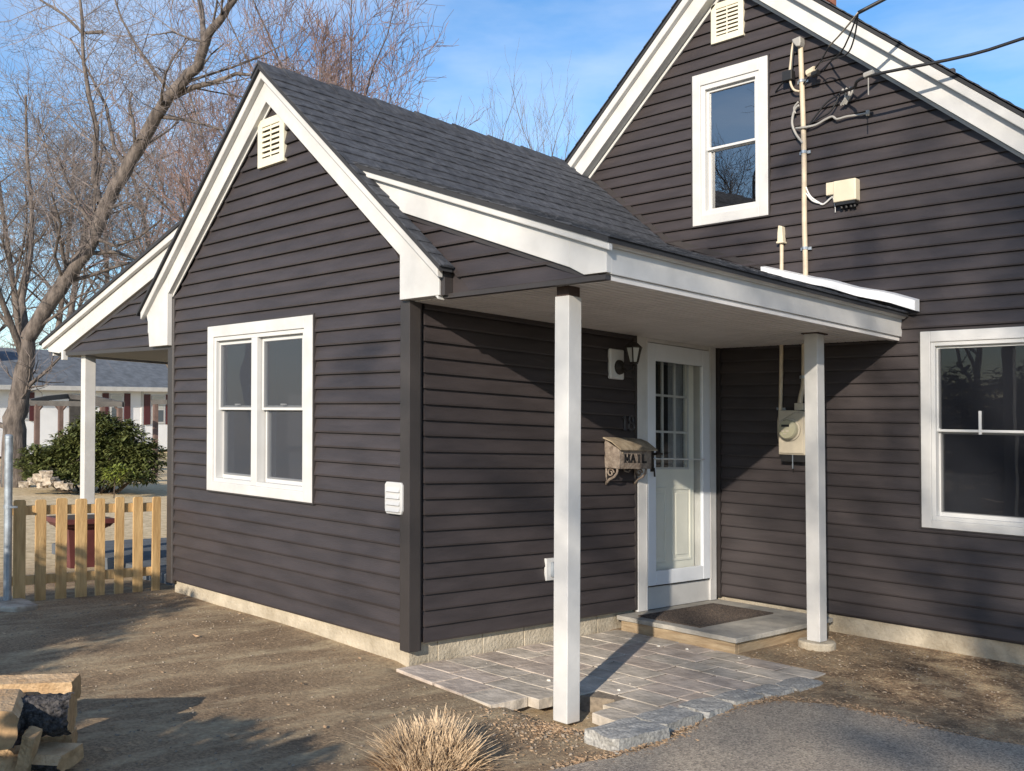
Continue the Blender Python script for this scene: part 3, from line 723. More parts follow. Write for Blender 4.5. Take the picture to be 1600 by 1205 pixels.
# door --------------------------------------------------------------------
FED = lambda u, o, z: (o, u-.045, z)
dt = MB(); wbox(dt, FED, 2.325, 2.445, -.01, .030, -.02, 2.17); wbox(dt, FED, 3.325, 3.417, -.01, .030, -.02, 2.17); wbox(dt, FED, 2.445, 3.325, -.01, .024, 2.135, 2.17)
wbox(dt, FED, 2.43, 2.445, .030, .036, -.02, 2.17); wbox(dt, FED, 3.325, 3.34, .030, .036, .16, 2.17)
part('door_casing', dt, M['white'], house, bevel=.004)
kp = MB(); wbox(kp, FED, 2.446, 3.324, -.05, .012, -.02, .162); part('door_sill', kp, M['white'], house, bevel=.004)
sd_ = MB(); frame_mb(sd_, FED, 2.450, 3.318, .172, 2.13, 0.0, .034, .105, .105, .14, .115)
storm = part('storm_door', sd_, M['aluminium'], house, bevel=.005)
sg = MB(); sg.add([FED(2.55, .016, .28), FED(3.22, .016, .28), FED(3.22, .016, 2.0), FED(2.55, .016, 2.0)], [(0,1,2,3)]); part('pane', sg, M['storm_glass'], storm, fix=False)
sw = MB(); wbox(sw, FED, 2.46, 3.31, .004, .028, .163, .172); part('door_sweep', sw, M['black'], storm)
hb = MB(); hb.tube([FED(2.50, .055, 1.195), FED(3.20, .055, 1.195)], .007, 8); part('push_bar', hb, M['white_vinyl'], storm)
hd = MB(); wbox(hd, FED, 2.478, 2.512, .034, .046, 1.09, 1.29); hd.tube([FED(2.495, .045, 1.23), FED(2.495, .085, 1.235), FED(2.56, .09, 1.235)], .010, 8); hd.tube([FED(2.495, .045, 1.12), FED(2.495, .06, 1.12), FED(2.495, .065, 1.05)], .007, 8)
part('handle', hd, M['iron'], storm)
jm = MB(); frame_mb(jm, FED, 2.45, 3.32, .165, 2.13, -.10, -.002, .085, .075, .06, .02); part('door_jamb', jm, M['white'], house)
dr = MB(); DY0, DY1, DX = 2.536, 3.215, -.062
wbox(dr, FED, DY0, DY1, DX-.04, DX, .185, 1.115); wbox(dr, FED, DY0, 2.610, DX-.04, DX, 1.115, 2.07); wbox(dr, FED, 3.118, DY1, DX-.04, DX, 1.115, 2.07)
wbox(dr, FED, 2.610, 3.118, DX-.04, DX, 2.025, 2.07)
door = part('door', dr, M['door'], house, bevel=.003)
for (a, b) in ((2.575, 2.815), (2.895, 3.165)):
    p_ = MB(); frame_mb(p_, FED, a, b, .335, .955, DX, DX+.008, .022, .022, .022, .022); part('panel_moulding', p_, M['door'], door, bevel=.004)
    p_ = MB(); wbox(p_, FED, a+.05, b-.05, DX, DX+.007, .385, .905); part('door_panel', p_, M['door'], door, bevel=.005)
for y in (2.780, 2.949):
    mn = MB(); wbox(mn, FED, y-.009, y+.009, DX-.02, DX-.002, 1.117, 2.023); part('muntin', mn, M['white_vinyl'], door)
for z in (1.417, 1.720):
    mn = MB(); wbox(mn, FED, 2.612, 3.116, DX-.021, DX-.003, z-.009, z+.009); part('muntin', mn, M['white_vinyl'], door)
fr_ = MB(); frame_mb(fr_, FED, 2.600, 3.128, 1.105, 2.035, DX, DX+.010, .016, .016, .016, .016); part('lite_frame', fr_, M['white_vinyl'], door)
ys_ = [2.614, 2.774, 2.943, 3.114]; zs_ = [1.119, 1.411, 1.714, 2.021]
for i in range(3):
    for j in range(3):
        g_ = MB(); g_.add([FED(ys_[i]+.004, DX-.012, zs_[j]+.004), FED(ys_[i+1]-.004, DX-.012, zs_[j]+.004), FED(ys_[i+1]-.004, DX-.012, zs_[j+1]-.004), FED(ys_[i]+.004, DX-.012, zs_[j+1]-.004)], [(0,1,2,3)])
        part('pane', g_, M['glass'], door, fix=False)
curt = MB(); curt.add([FED(2.94, DX-.07, 1.1), FED(3.15, DX-.07, 1.1), FED(3.15, DX-.07, 2.05), FED(2.94, DX-.07, 2.05)], [(0,1,2,3)]); part('curtain', curt, mat('door_curtain', (.42,.42,.43), .9, .15, 20, stretch=(1,6,.4)), door, fix=False)
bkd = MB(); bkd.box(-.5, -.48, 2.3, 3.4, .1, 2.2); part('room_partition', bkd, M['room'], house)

# porch posts -----------------------------------------------------------------
def post(cx, cy, z0, z1, lean=0.0, hw=.0525):
    mb = MB()
    mb.loft([(cx-hw, cy-hw, z0), (cx+hw, cy-hw, z0), (cx+hw, cy+hw, z0), (cx-hw, cy+hw, z0)], [(cx-hw+lean, cy-hw+lean, z1), (cx+hw+lean, cy-hw+lean, z1), (cx+hw+lean, cy+hw+lean, z1), (cx-hw+lean, cy+hw+lean, z1)])
    return mb
p1 = part('porch_post', post(1.2465, .0995, -.215, 2.115, .009), M['white'], house, bevel=.004)
t1 = MB(); t1.box(1.2465-.045+.009, 1.2465+.045+.009, .1+.009-.045, .1+.009+.045, 2.11, 2.172); part('post_core', t1, M['darkwood'], p1)
p2 = part('porch_post', post(1.307, 2.757, -.085, 2.165, -.006), M['white'], house, bevel=.004)
t2 = MB(); t2.box(1.23, 1.37, 2.69, 2.83, 2.160, 2.1705); part('post_core', t2, M['darkwood'], p2)
ft = MB(); ft.lathe([(.13, -.30), (.135, -.10), (.128, -.088), (0.0, -.084)], (1.30, 2.77, 0), n=28); part('post_footing', ft, M['concrete'], house, smooth=False)
part('porch_post', post(-5.44, .10, -.03, 2.05, 0, .055), M['white'], house, bevel=.004)

# ------------------------------------------------------------------ paving, step
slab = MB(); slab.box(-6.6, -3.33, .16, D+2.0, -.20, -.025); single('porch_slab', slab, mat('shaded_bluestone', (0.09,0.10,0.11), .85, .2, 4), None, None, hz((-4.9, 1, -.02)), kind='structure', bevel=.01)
pb = MB()
pb.loft([(x, y, -.25) for x, y in ((.06,-.08),(.9,-.15),(1.0,.25),(1.32,.42),(1.62,.16),(1.70,1.93),(.03,2.04))], [(x, y, -.1355) for x, y in ((.06,-.08),(.9,-.15),(1.0,.25),(1.32,.42),(1.62,.16),(1.70,1.93),(.03,2.04))])
patio = single('patio', pb, M['seam'], None, None, hz((.9, .9, -.15)), kind='structure')
rng = random.Random(11)
def paver(poly, z, th=.055):
    c = (sum(p[0] for p in poly)/len(poly), sum(p[1] for p in poly)/len(poly)); out = []
    for i in range(len(poly)):
        a, b = poly[i], poly[(i+1)%len(poly)]; n = max(2, int(math.dist(a, b)/.09))
        for k in range(n):
            t = k/n; x, y = a[0]+(b[0]-a[0])*t, a[1]+(b[1]-a[1])*t
            d = math.hypot(c[0]-x, c[1]-y) or 1
            s_ = (.0035+rng.uniform(-.002, .004)+(.006 if k == 0 else 0))/d; out.append((x+(c[0]-x)*s_, y+(c[1]-y)*s_))
    tx, ty = rng.uniform(-.004, .004), rng.uniform(-.004, .004)
    zf = lambda x, y: z+tx*(x-c[0])+ty*(y-c[1])
    mb = MB(); n = len(out)
    inner = [(x+(c[0]-x)*.03, y+(c[1]-y)*.03) for x, y in out]
    vs = [(x, y, z-th) for x, y in out]+[(x, y, zf(x, y)-.003+rng.uniform(-.001,.001)) for x, y in out]+[(x, y, zf(x, y)) for x, y in inner]
    fs = [(i, (i+1)%n, n+(i+1)%n, n+i) for i in range(n)]+[(n+i, n+(i+1)%n, 2*n+(i+1)%n, 2*n+i) for i in range(n)]+[tuple(range(2*n, 3*n)), tuple(range(n-1,-1,-1))]
    mb.add(vs, fs); return mb
ybs = [-.21, .06, .27, .49, .72, .93, 1.16, 1.38, 1.60, 1.81, 2.035]
for ri in range(len(ybs)-1):
    y0, y1 = ybs[ri], ybs[ri+1]; xr = 1.70+.02*ri*.4
    for (xa_, xb_) in ({0: [(.015, 1.0)], 1: [(.015, 1.08), (1.42, xr)], 2: [(.015, 1.15), (1.35, xr)]}.get(ri, [(.015, xr)])):
        x = xa_
        while x < xb_-.02:
            x1 = min(x+rng.choice((.20,.30,.30,.42)), xb_)
            if xb_-x1 < .12: x1 = xb_
            ya, yb = y0, y0
            if ri == 0: ya, yb = -.13-.11*x, -.13-.11*x1
            if ri == 1 and x > 1.4: ya, yb = y0+.04, y0+.0
            part('paver', paver([(x, ya), (x1, yb), (x1, y1), (x, y1)], -.130+rng.uniform(-.002, .002)), M['paver_pink'] if rng.random() < .4 else M['paver'], patio)
            x = x1
# granite edging
edging = thing('granite_edging', 'row of rough grey granite blocks edging the flagstones beside the driveway', 'edging', hz((1.8, .6, -.15)))
def rough_block(c, sx, sy, sz, ang, seed, jit=.016):
    r = random.Random(seed); bm = bmesh.new(); bmesh.ops.create_cube(bm, size=1)
    bmesh.ops.subdivide_edges(bm, edges=bm.edges, cuts=3, use_grid_fill=True)
    mb = MB(); ca, sa = math.cos(ang), math.sin(ang)
    for v in bm.verts:
        p = v.co.copy(); q = Vector((math.copysign(abs(p.x*2)**1.0, p.x), p.y*2, p.z*2))
        ln = q.length; rr = 1-.07*max(0, ln-1.25)
        x, y, z = q.x*rr*sx/2, q.y*rr*sy/2, q.z*rr*sz/2
        x += r.uniform(-jit, jit); y += r.uniform(-jit, jit); z += r.uniform(-jit*.6, jit*.6)
        mb.v.append((c[0]+x*ca-y*sa, c[1]+x*sa+y*ca, c[2]+z))
    bm.verts.index_update()
    for f_ in bm.faces: mb.f.append(tuple(v.index for v in f_.verts)); mb.mi.append(0)
    bm.free(); return mb
for i, (x, y, lx, ly, lz, ztop, a) in enumerate([(1.845,-.12,.23,.36,.17,-.075,-.06),(1.80,.285,.20,.33,.16,-.088,.05),(1.785,.645,.185,.29,.15,-.098,.08),(1.77,.985,.175,.28,.15,-.108,-.03),(1.785,1.30,.17,.25,.14,-.116,-.06),(1.80,1.62,.18,.31,.14,-.124,.02)]):
    part('granite_block', rough_block((x, y, ztop-lz/2), lx, ly, lz, a, i, .009), M['granite'], edging)
# doorstep
step = thing('doorstep', 'low door step of tan lumber topped with a grey bluestone slab', 'step', hz((.5, 2.7, -.15)))
sr = MB(); sr.box(.03, 1.055, 2.065, 2.11, -.20, -.058); part('riser_board', sr, M['step_wood'], step, bevel=.004)
sr = MB(); sr.box(1.010, 1.055, 2.112, D-.03, -.20, -.058); part('riser_board', sr, M['step_wood'], step, bevel=.004)
st = MB()
cs = [(.0, 2.045), (.35, 2.040), (.75, 2.043), (1.085, 2.035), (1.090, 2.5), (1.088, 3.0), (1.085, D-.022), (.0, D-.022)]
out = []
for i in range(len(cs)):
    a, b = cs[i], cs[(i+1)%len(cs)]; n = 6
    for k in range(n):
        t = k/n; out.append((a[0]+(b[0]-a[0])*t, a[1]+(b[1]-a[1])*t+(random.uniform(-.005,.005) if i < 3 else 0)))
st.loft([(x, y, -.058) for x, y in out], [(x, y, -.024) for x, y in out]); part('stone_slab', st, M['bluestone'], step, bevel=.003)
# doormat: ribs of woven coir
dm = thing('doormat', 'dark brown woven mat lying on the bluestone door step', 'doormat', hz((.45, 2.7, -.02)))
def matp(u, v, z):   # u across, v along, slightly skewed
    return (.14+u*.56+v*.0-.0*u, 2.135+v*1.02+u*(.02), z)
mb = MB(); mb.loft([matp(u, v, -.0235) for u, v in ((0,0),(1,0),(1,1),(0,1))], [matp(u, v, -.014) for u, v in ((0,0),(1,0),(1,1),(0,1))]); part('mat_base', mb, M['mat'], dm)
mb = MB(); rng = random.Random(2)
for i in range(46):
    for j in range(24):
        u, v = .045+.91*j/23, .03+.94*i/45; c_ = matp(u, v, 0); h = rng.uniform(.003, .008)
        s_ = .0075; mb.add([(c_[0]-s_, c_[1]-s_*1.2, -.014), (c_[0]+s_, c_[1]-s_*1.2, -.014), (c_[0]+s_, c_[1]+s_*1.2, -.014), (c_[0]-s_, c_[1]+s_*1.2, -.014), (c_[0], c_[1], -.014+h)], [(0,1,4),(1,2,4),(2,3,4),(3,0,4)])
part('mat_pile', mb, M['mat'], dm, kind='stuff')

# ------------------------------------------------------------------ fittings on the entry wall
mbx = thing('mailbox', 'rusty tan metal mailbox with MAIL cut in its front, on scrolled brackets', 'mailbox', hz((.09, 2.1, 1.0)))
y0, y1 = 1.885, 2.275; zf0, zf1, zb1 = 1.118, 1.262, 1.335; xf = .165
b = MB()
def cut(pts, ya, yb): b.loft([(x, ya, z) for x, z in pts], [(x, yb, z) for x, z in pts])
side = [(.018, zf0+.005), (xf, zf0), (xf, zf1), (.018, zb1)]
cut(side, y0, y0+.006); cut(side, y1-.006, y1); b.box(.018, .024, y0+.006, y1-.006, zf0, zb1); b.box(.018, xf, y0+.006, y1-.006, zf0, zf0+.006)
part('box_body', b, M['rust'], mbx)
fp = MB(); fp.box(xf-.012, xf-.006, y0+.006, y1-.006, zf0+.006, zf1); part('letter_backing', fp, M['black'], mbx)
# front plate with the letters left open: built from strips around each stroke
f2 = MB(); f2.box(xf-.006, xf, y0+.006, y1-.006, zf0+.006, zf0+.040); f2.box(xf-.006, xf, y0+.006, y1-.006, zf1-.026, zf1)
f2.box(xf-.006, xf, y0+.006, y0+.055, zf0+.040, zf1-.026); f2.box(xf-.006, xf, y1-.05, y1-.006, zf0+.040, zf1-.026)
part('front_plate', f2, M['rust'], mbx)
LETTER = {'M': [((0,0),(0,1)),((0,1),(.5,.25)),((.5,.25),(1,1)),((1,1),(1,0))], 'A': [((0,0),(.5,1)),((.5,1),(1,0)),((.22,.38),(.78,.38))], 'I': [((.5,0),(.5,1))], 'L': [((.1,0),(.1,1)),((.1,0),(.95,0))]}
lz0, lz1 = zf0+.040, zf1-.026; ly0, ly1 = y0+.055, y1-.05
# tan field behind raised dark letters
fld = MB(); fld.box(xf-.0055, xf-.002, ly0, ly1, lz0, lz1); part('front_plate', fld, M['rust'], mbx)
slot = (ly1-ly0)/4
for k, chh in enumerate('MAIL'):
    lb = MB(); a0 = ly0+k*slot+.013; wd = slot-.024; hh = lz1-lz0-.022; base = lz0+.012
    for (p, q) in LETTER[chh]:
        P = Vector((a0+p[0]*wd, base+p[1]*hh)); Q = Vector((a0+q[0]*wd, base+q[1]*hh)); d = (Q-P).normalized(); nn = Vector((-d.y, d.x))*.0075
        pts = [P-d*.004+nn, Q+d*.004+nn, Q+d*.004-nn, P-d*.004-nn]
        lb.loft([(xf-.003, c_.x, c_.y) for c_ in pts], [(xf+.0012+.0004*k, c_.x, c_.y) for c_ in pts])
    for fx in ((0,1) if chh in 'MA' else (.5,) if chh == 'I' else (.1,)):     # serifs
        for fz_ in (0, 1):
            if chh == 'A' and fz_ == 1: continue
            lb.box(xf-.003, xf+.0022, a0+fx*wd-.015, a0+fx*wd+.015, base+fz_*hh-.004, base+fz_*hh+.004)
    part('letter', lb, M['black'], mbx)
lid = MB(); lp = [(.012, zb1+.010), (.10, zb1-.018), (xf+.028, zf1-.004), (xf+.030, zf1+.006), (.10, zb1-.006), (.012, zb1+.022)]
lid.loft([(x, y0-.022, z) for x, z in lp], [(x, y1+.045, z) for x, z in lp]); part('lid', lid, M['rust_lid'], mbx, bevel=.003)
rv = MB(); rv.lathe([(.010, xf-.002), (.010, xf+.004), (.004, xf+.007)], (0, y0+.035, zf1-.022), 'x', 12); part('rivet', rv, M['rust_lid'], mbx)
for yy in (y0+.01, y1-.03):
    br = MB(); yc = yy+.008
    br.tube([(.018, yc, 1.30), (.02, yc, 1.10), (.018, yc, .99)], .008, 8)
    br.tube([(.02, yc, .995), (.045, yc, 1.03), (.10, yc, 1.055), (.125, yc, 1.085), (.13, yc, 1.118)], .010, 8)
    sp = []
    for i in range(20):
        a = i*.42; r_ = .034*(1-i/26); sp.append((.062+r_*math.cos(a), yc, 1.083+r_*math.sin(a)))
    br.tube(sp, .007, 6); part('bracket', br, M['rust'], mbx, smooth=True)
hk = MB(); hk.tube([(.10, 2.02, 1.118), (.10, 2.02, 1.10), (.10, 2.07, 1.09), (.10, 2.09, 1.105)], .006, 6); part('hook', hk, M['rust'], mbx)

# porch lantern
lam = thing('wall_lantern', 'small dark carriage lantern on a white mounting block beside the door', 'wall lamp', hz((.08, 2.03, 1.9)))
bl = MB(); bl.box(.012, .045, 1.925, 2.095, 1.805, 2.040); part('mounting_block', bl, M['white_vinyl'], lam, bevel=.012)
bp = MB(); bp.lathe([(.058, .045), (.055, .060), (.032, .068), (.012, .074)], (0, 2.03, 1.900), 'x', 20); part('backplate', bp, M['iron'], lam)
ar = MB(); ar.tube([(.06, 2.03, 1.90), (.11, 2.05, 1.865), (.150, 2.065, 1.875), (.158, 2.068, 1.925)], .009, 8); ar.tube([(.150, 2.065, 1.875), (.158, 2.068, 1.84), (.160, 2.07, 1.79)], .007, 6); part('arm', ar, M['iron'], lam, smooth=True)
LC = (.158, 2.068, 0)
lb_ = MB(); lb_.lathe([(.032, 1.938), (.060, 2.050)], LC, 'z', 6); part('lantern_glass', lb_, M['lens'], lam)
lc = MB(); lc.lathe([(.022, 1.922), (.038, 1.928), (.034, 1.940)], LC, 'z', 6); lc.lathe([(.070, 2.048), (.072, 2.058), (.026, 2.094), (.010, 2.100), (.011, 2.118), (.002, 2.128)], LC, 'z', 6)
for k in range(6):
    a = 2*math.pi*k/6; lc.tube([(LC[0]+.034*math.cos(a), LC[1]+.034*math.sin(a), 1.938), (LC[0]+.062*math.cos(a), LC[1]+.062*math.sin(a), 2.05)], .006, 5)
part('lantern_cage', lc, M['iron'], lam)
# house number 18
hn = thing('house_number', 'dark metal house number 18 on the siding above the mailbox', 'house number', hz((.03, 2.17, 1.4)))
n1 = MB(); n1.tube([(.024, 2.100, 1.505), (.024, 2.122, 1.528), (.024, 2.122, 1.418)], .007, 6); n1.tube([(.024, 2.102, 1.418), (.024, 2.142, 1.418)], .006, 6); part('digit', n1, M['number'], hn)
n8 = MB()
for (cz, ry, rz_) in ((1.500, .026, .026), (1.446, .034, .030)):
    n8.tube([(.024, 2.205+ry*math.cos(2*math.pi*i/14), cz+rz_*math.sin(2*math.pi*i/14)) for i in range(15)], .007, 6)
part('digit', n8, M['number'], hn)
# outlet low on the entry wall
ol = thing('wall_outlet', 'grey covered power outlet on a white block low behind the porch post', 'outlet', hz((.03, 1.3, .39)))
ob = MB(); ob.box(.010, .034, 1.218, 1.40, .308, .468); part('mounting_block', ob, M['white_vinyl'], ol, bevel=.006)
oc = MB(); oc.box(.034, .060, 1.262, 1.36, .335, .442); oc.box(.060, .068, 1.272, 1.35, .345, .432); part('cover', oc, M['galv'], ol, bevel=.005)
# vent cover at the right of the front gable
vc = thing('wall_vent_cover', 'white louvred wall vent cover low beside the front corner trim', 'vent cover', hz((-.18, -.03, .9)))
v0 = MB(); f = [(-.207,.84),(-.19,.813),(-.042,.813),(-.027,.84),(-.027,1.0),(-.042,1.018),(-.19,1.018),(-.207,1.0)]
v0.loft([FL(u, .012, z) for u, z in f], [FL(u, .045, z) for u, z in f]); part('cover', v0, M['white_vinyl'], vc, bevel=.005)
for i in range(4):
    v1 = MB(); z = .83+i*.042; v1.loft([FL(-.185, .045, z), FL(-.185, .058, z), FL(-.185, .045, z+.03)], [FL(-.047, .045, z), FL(-.047, .058, z), FL(-.047, .045, z+.03)]); part('louver', v1, M['white_vinyl'], vc)

# ------------------------------------------------------------------ services on the main wall
W = lambda u, o, z: (u, D-o, z)
em = thing('electric_meter', 'tan electric meter box with round glass dial beside the right porch post', 'electric meter', hz((.8, D-.06, 1.3)))
eb = MB(); f = [(.655,1.262),(.895,1.262),(.895,1.615),(.80,1.625),(.655,1.625)]
eb.loft([W(u,.015,z) for u,z in f],[W(u,.105,z) for u,z in f]); part('meter_box', eb, M['meterbox'], em, bevel=.006)
ec = MB(); ec.loft([W(u,.105,z) for u,z in ((.66,1.27),(.89,1.27),(.89,1.61),(.80,1.61),(.66,1.53))],[W(u,.118,z) for u,z in ((.665,1.275),(.885,1.275),(.885,1.60),(.80,1.60),(.665,1.525))]); part('cover', ec, M['meterbox'], em, bevel=.004)
rg = MB(); rg.lathe([(.098, 0), (.098, .018), (.088, .022)], (0,0,0), 'y', 28); 
def yl(prof, u, z, n=28):
    mb = MB(); vs = []; fs = []
    for r, h in prof:
        for k in range(n):
            a = 2*math.pi*k/n; vs.append(W(u+r*math.cos(a), h, z+r*math.sin(a)))
    for i in range(len(prof)-1):
        for k in range(n): fs.append((i*n+k, i*n+(k+1)%n, (i+1)*n+(k+1)%n, (i+1)*n+k))
    fs += [tuple(range(n)), tuple((len(prof)-1)*n+k for k in range(n))]; mb.add(vs, fs); return mb
part('dial_ring', yl([(.092,.117),(.092,.135),(.080,.138)], .775, 1.468), M['meterbox'], em)
part('dial_dome', yl([(.080,.130),(.080,.175),(.072,.19),(.03,.196)], .775, 1.468), mat('meter_glass', (.40,.38,.27), .12, coat=.5), em, smooth=False)
df = MB(); df.box(.735,.805, D-.1985,D-.197,1.487,1.505); part('dial_display', df, M['black'], em)
for (u0,u1,z0,z1) in ((.735,.758,1.445,1.462),(.775,.800,1.445,1.462),(.752,.782,1.425,1.436)):
    q = MB(); q.box(u0,u1,D-.1982,D-.197,z0,z1); part('dial_mark', q, M['meterbox'], em)
eu = MB(); eu.box(.668,.89, D-.095,D-.015,1.205,1.26); part('meter_base', eu, M['black'], em)
el = MB(); el.wire([W(.78,.10,1.262),W(.78,.10,1.15)], .005, 6); part('ground_wire', el, M['galv'], em)
eh = MB(); eh.box(.79,.87, D-.09,D-.03,1.625,1.685); part('conduit_hub', eh, M['meterbox'], em, bevel=.006)
# service conduit from meter up through the porch roof to the weatherhead
sv = thing('service_mast', 'tan service conduit running up the wall from the meter to a weatherhead', 'service mast', hz((.86, D-.05, 1.7)))
c1 = MB(); c1.wire([W(.826,.06,1.68),W(.832,.055,1.74),W(.853,.045,1.86),W(.857,.04,2.2),W(.875,.045,2.73),W(.868,.045,3.17),W(.868,.045,3.74),W(.853,.045,4.29),W(.842,.045,4.62)], .021, 12); part('conduit', c1, M['conduit'], sv, smooth=True)
for z, u in ((1.90,.855),(2.95,.872),(3.74,.868),(4.33,.852)):
    cl = MB(); cl.box(u-.048,u+.048,D-.03,D-.018,z-.012,z+.012); cl.wire([W(u-.026,.045,z-.01),W(u-.026,.045,z+.01)], .005, 6); cl.lathe([(.026,z-.012),(.026,z+.012)], (u,D-.045,0), 'z', 12); part('clamp', cl, M['galv'], sv)
wh = MB(); f = [(.79,4.675),(.868,4.685),(.872,4.635),(.862,4.60),(.83,4.605),(.80,4.645)]
wh.loft([W(u,.02,z) for u,z in f],[W(u,.10,z) for u,z in f]); part('weatherhead', wh, M['grey_cable'], sv, bevel=.01)
wd = MB()
wd.wire([W(.80,.07,4.68),W(.788,.08,4.60),W(.775,.085,4.48),W(.76,.085,4.37)], .012, 8); wd.wire([W(.775,.085,4.40),W(.775,.09,4.32),W(.80,.08,4.26),W(.845,.07,4.24)], .010, 8, mi=1)
part('service_wire', wd, [M['conduit'], M['conduit']], sv, smooth=True)
cn = MB(); cn.box(.715,.80,D-.12,D-.055,4.34,4.42); cn.wire([W(.72,.09,4.35),W(.66,.06,4.33),W(.60,.03,4.30)], .008, 6); cn.wire([W(.80,.08,4.65),W(.79,.095,4.42)], .007, 6); part('splice', cn, M['black'], sv, bevel=.008)
# thin conduit left of the mast
sc_ = thing('thin_conduit', 'thin tan conduit left of the mast with a capped fitting above the porch roof', 'conduit', hz((.66, D-.04, 1.35)))
c2 = MB(); c2.wire([W(.668,.07,1.335),W(.640,.06,1.40),(.627,D-.045,1.53),W(.634,.035,1.65),W(.645,.032,2.2),W(.652,.032,3.02)], .016, 10); part('conduit', c2, M['conduit'], sc_, smooth=True)
c3 = MB(); f = [(.630,3.03),(.680,3.03),(.680,3.06),(.674,3.155),(.640,3.165),(.632,3.10)]
c3.loft([W(u,.012,z) for u,z in f],[W(u,.068,z) for u,z in f]); c3.box(.622,.688,D-.072,D-.01,3.015,3.032); part('fitting_cap', c3, M['beige'], sc_, bevel=.005)
c4 = MB(); c4.box(.595,.675,D-.03,D-.017,1.63,1.65); part('clamp', c4, M['galv'], sc_)
# phone boxes
tb = thing('utility_box', 'beige two part telephone junction box high on the main wall', 'utility box', hz((1.25, D-.05, 3.27)))
t1_ = MB(); t1_.box(1.145,1.335,D-.095,D-.016,3.275,3.445); part('box_cover', t1_, M['beige'], tb, bevel=.008)
t2_ = MB(); t2_.box(1.065,1.140,D-.06,D-.016,3.350,3.452); part('box_cover', t2_, M['beige'], tb, bevel=.006, label='smaller left hand box of the pair')
t3_ = MB(); t3_.box(1.16,1.322,D-.085,D-.022,3.252,3.274); 
for u in (1.19,1.23,1.27,1.30): t3_.wire([W(u,.05,3.255),W(u+.01,.055,3.225)], .012, 7)
part('cable_gland', t3_, M['black'], tb)
wr = MB(); wr.wire([W(.885,.05,3.45),W(.92,.04,3.37),W(.99,.03,3.31),W(1.03,.035,3.29),W(1.09,.03,3.33),W(1.12,.03,3.35)], .008, 6); wr.wire([W(.885,.05,3.40),W(.94,.04,3.33),W(1.02,.03,3.295)], .007, 6); wr.wire([W(1.11,.03,3.34),W(1.13,.03,3.25),W(1.13,.03,3.21)], .004, 5)
part('wire', wr, M['white_vinyl'], tb, smooth=True)
# loose cables by the mast
lc1 = MB()
lc1.wire([W(.868,.06,3.81),W(.80,.05,3.90),W(.765,.05,4.0),W(.79,.055,4.10),W(.835,.06,4.13)], .011, 7)
lc1.wire([W(.80,.055,4.07),W(.785,.055,4.12),W(.83,.06,4.16)], .008, 6)
lc1.wire([W(.80,.05,3.95),W(.86,.075,3.935),W(.97,.05,3.94),W(1.06,.045,3.97),W(1.12,.045,3.98),W(1.16,.05,3.95),W(1.24,.045,3.955),W(1.33,.04,3.95),W(1.41,.045,3.945)], .010, 7)
lc1.lathe([(.016,3.925),(.018,3.965)], (1.415,D-.045,0), 'z', 8)
single('loose_cable', lc1, M['grey_cable'], 'looped grey cable end hanging beside the mast above the utility box', 'cable', hz((.87, D-.05, 3.9)), smooth=True)
# overhead drops
oc1 = MB()
A1 = Vector(hz(W(1.26,.12,4.64)))
e1 = at(1420, -14, 10.5); e1b = at(1800, -230, 14)
hub = at(1341, 20, 6.95)
pts = [hub]
for i in range(1, 9): pts.append(hub.lerp(at(2300, -560, 6.2), i/8)+Vector((0,0,-.10*math.sin(math.pi*i/8))))
ov1 = thing('service_drop', 'upper overhead service cable fanning out to the weatherhead under the rake', 'overhead cable', tuple(hub), 'overhead cables')
k_ = MB(False); k_.wire(pts, .014, 7); part('cable', k_, M['black'], ov1, smooth=True)
k_ = MB(False)
def HW(u, o, z): return Vector(hz(W(u, o, z)))
k_.wire([hub, hub.lerp(HW(1.16,.2,4.50), .5)+Vector((0,0,-.02)), HW(1.16,.17,4.50)], .007, 6)
part('guy_clamp', k_, M['conduit'], ov1, smooth=True)
k_ = MB(False)
k_.wire([hub, hub.lerp(HW(1.0,.12,4.36), .45)+Vector((.03,0,-.10)), HW(1.06,.14,4.40), HW(.98,.10,4.34)], .006, 6)
k_.wire([hub, hub.lerp(HW(1.25,.2,4.36), .35)+Vector((.03,0,-.05)), hub.lerp(HW(1.25,.2,4.36), .7)+Vector((.03,-.0,-.06)), HW(1.20,.20,4.37), HW(1.08,.12,4.33)], .006, 6)
k_.wire([HW(1.16,.17,4.50), HW(1.06,.12,4.42), HW(.96,.08,4.36), HW(.875,.06,4.30)], .006, 6)
part('wire', k_, M['black'], ov1, smooth=True)
k_ = MB(False); k_.wire([HW(.93,.09,4.36), HW(1.0,.10,4.375)], .030, 8); k_.wire([HW(.985,.11,4.33), HW(1.04,.12,4.335)], .026, 8, mi=1); part('splice', k_, [M['beige'], M['black']], ov1)
ov2 = thing('telephone_drop', 'lower overhead cable running past the right rake to the main wall', 'overhead cable', tuple(HW(1.2,.08,4.15)), 'overhead cables')
s0 = HW(1.20,.06,4.15); s1 = HW(1.60,.42,4.085); s2 = at(1700, 33, 6.4); s3 = at(2500, -150, 5.0)
k_ = MB(False); k_.wire([s0, s0.lerp(s1,.5)+Vector((0,0,-.02)), s1, s1.lerp(s2,.5)+Vector((0,0,-.03)), s2, s3], .012, 7); part('cable', k_, M['black'], ov2, smooth=True)
k_ = MB(False); k_.wire([s1+Vector((-.03,0,.01)), s1+Vector((.04,0,.02))], .022, 7); part('cable_clamp', k_, M['grey_cable'], ov2)
k_ = MB(False); k_.wire([s1, s1+Vector((0,0,-.14))], .004, 5); part('cable_tail', k_, M['grey_cable'], ov2)
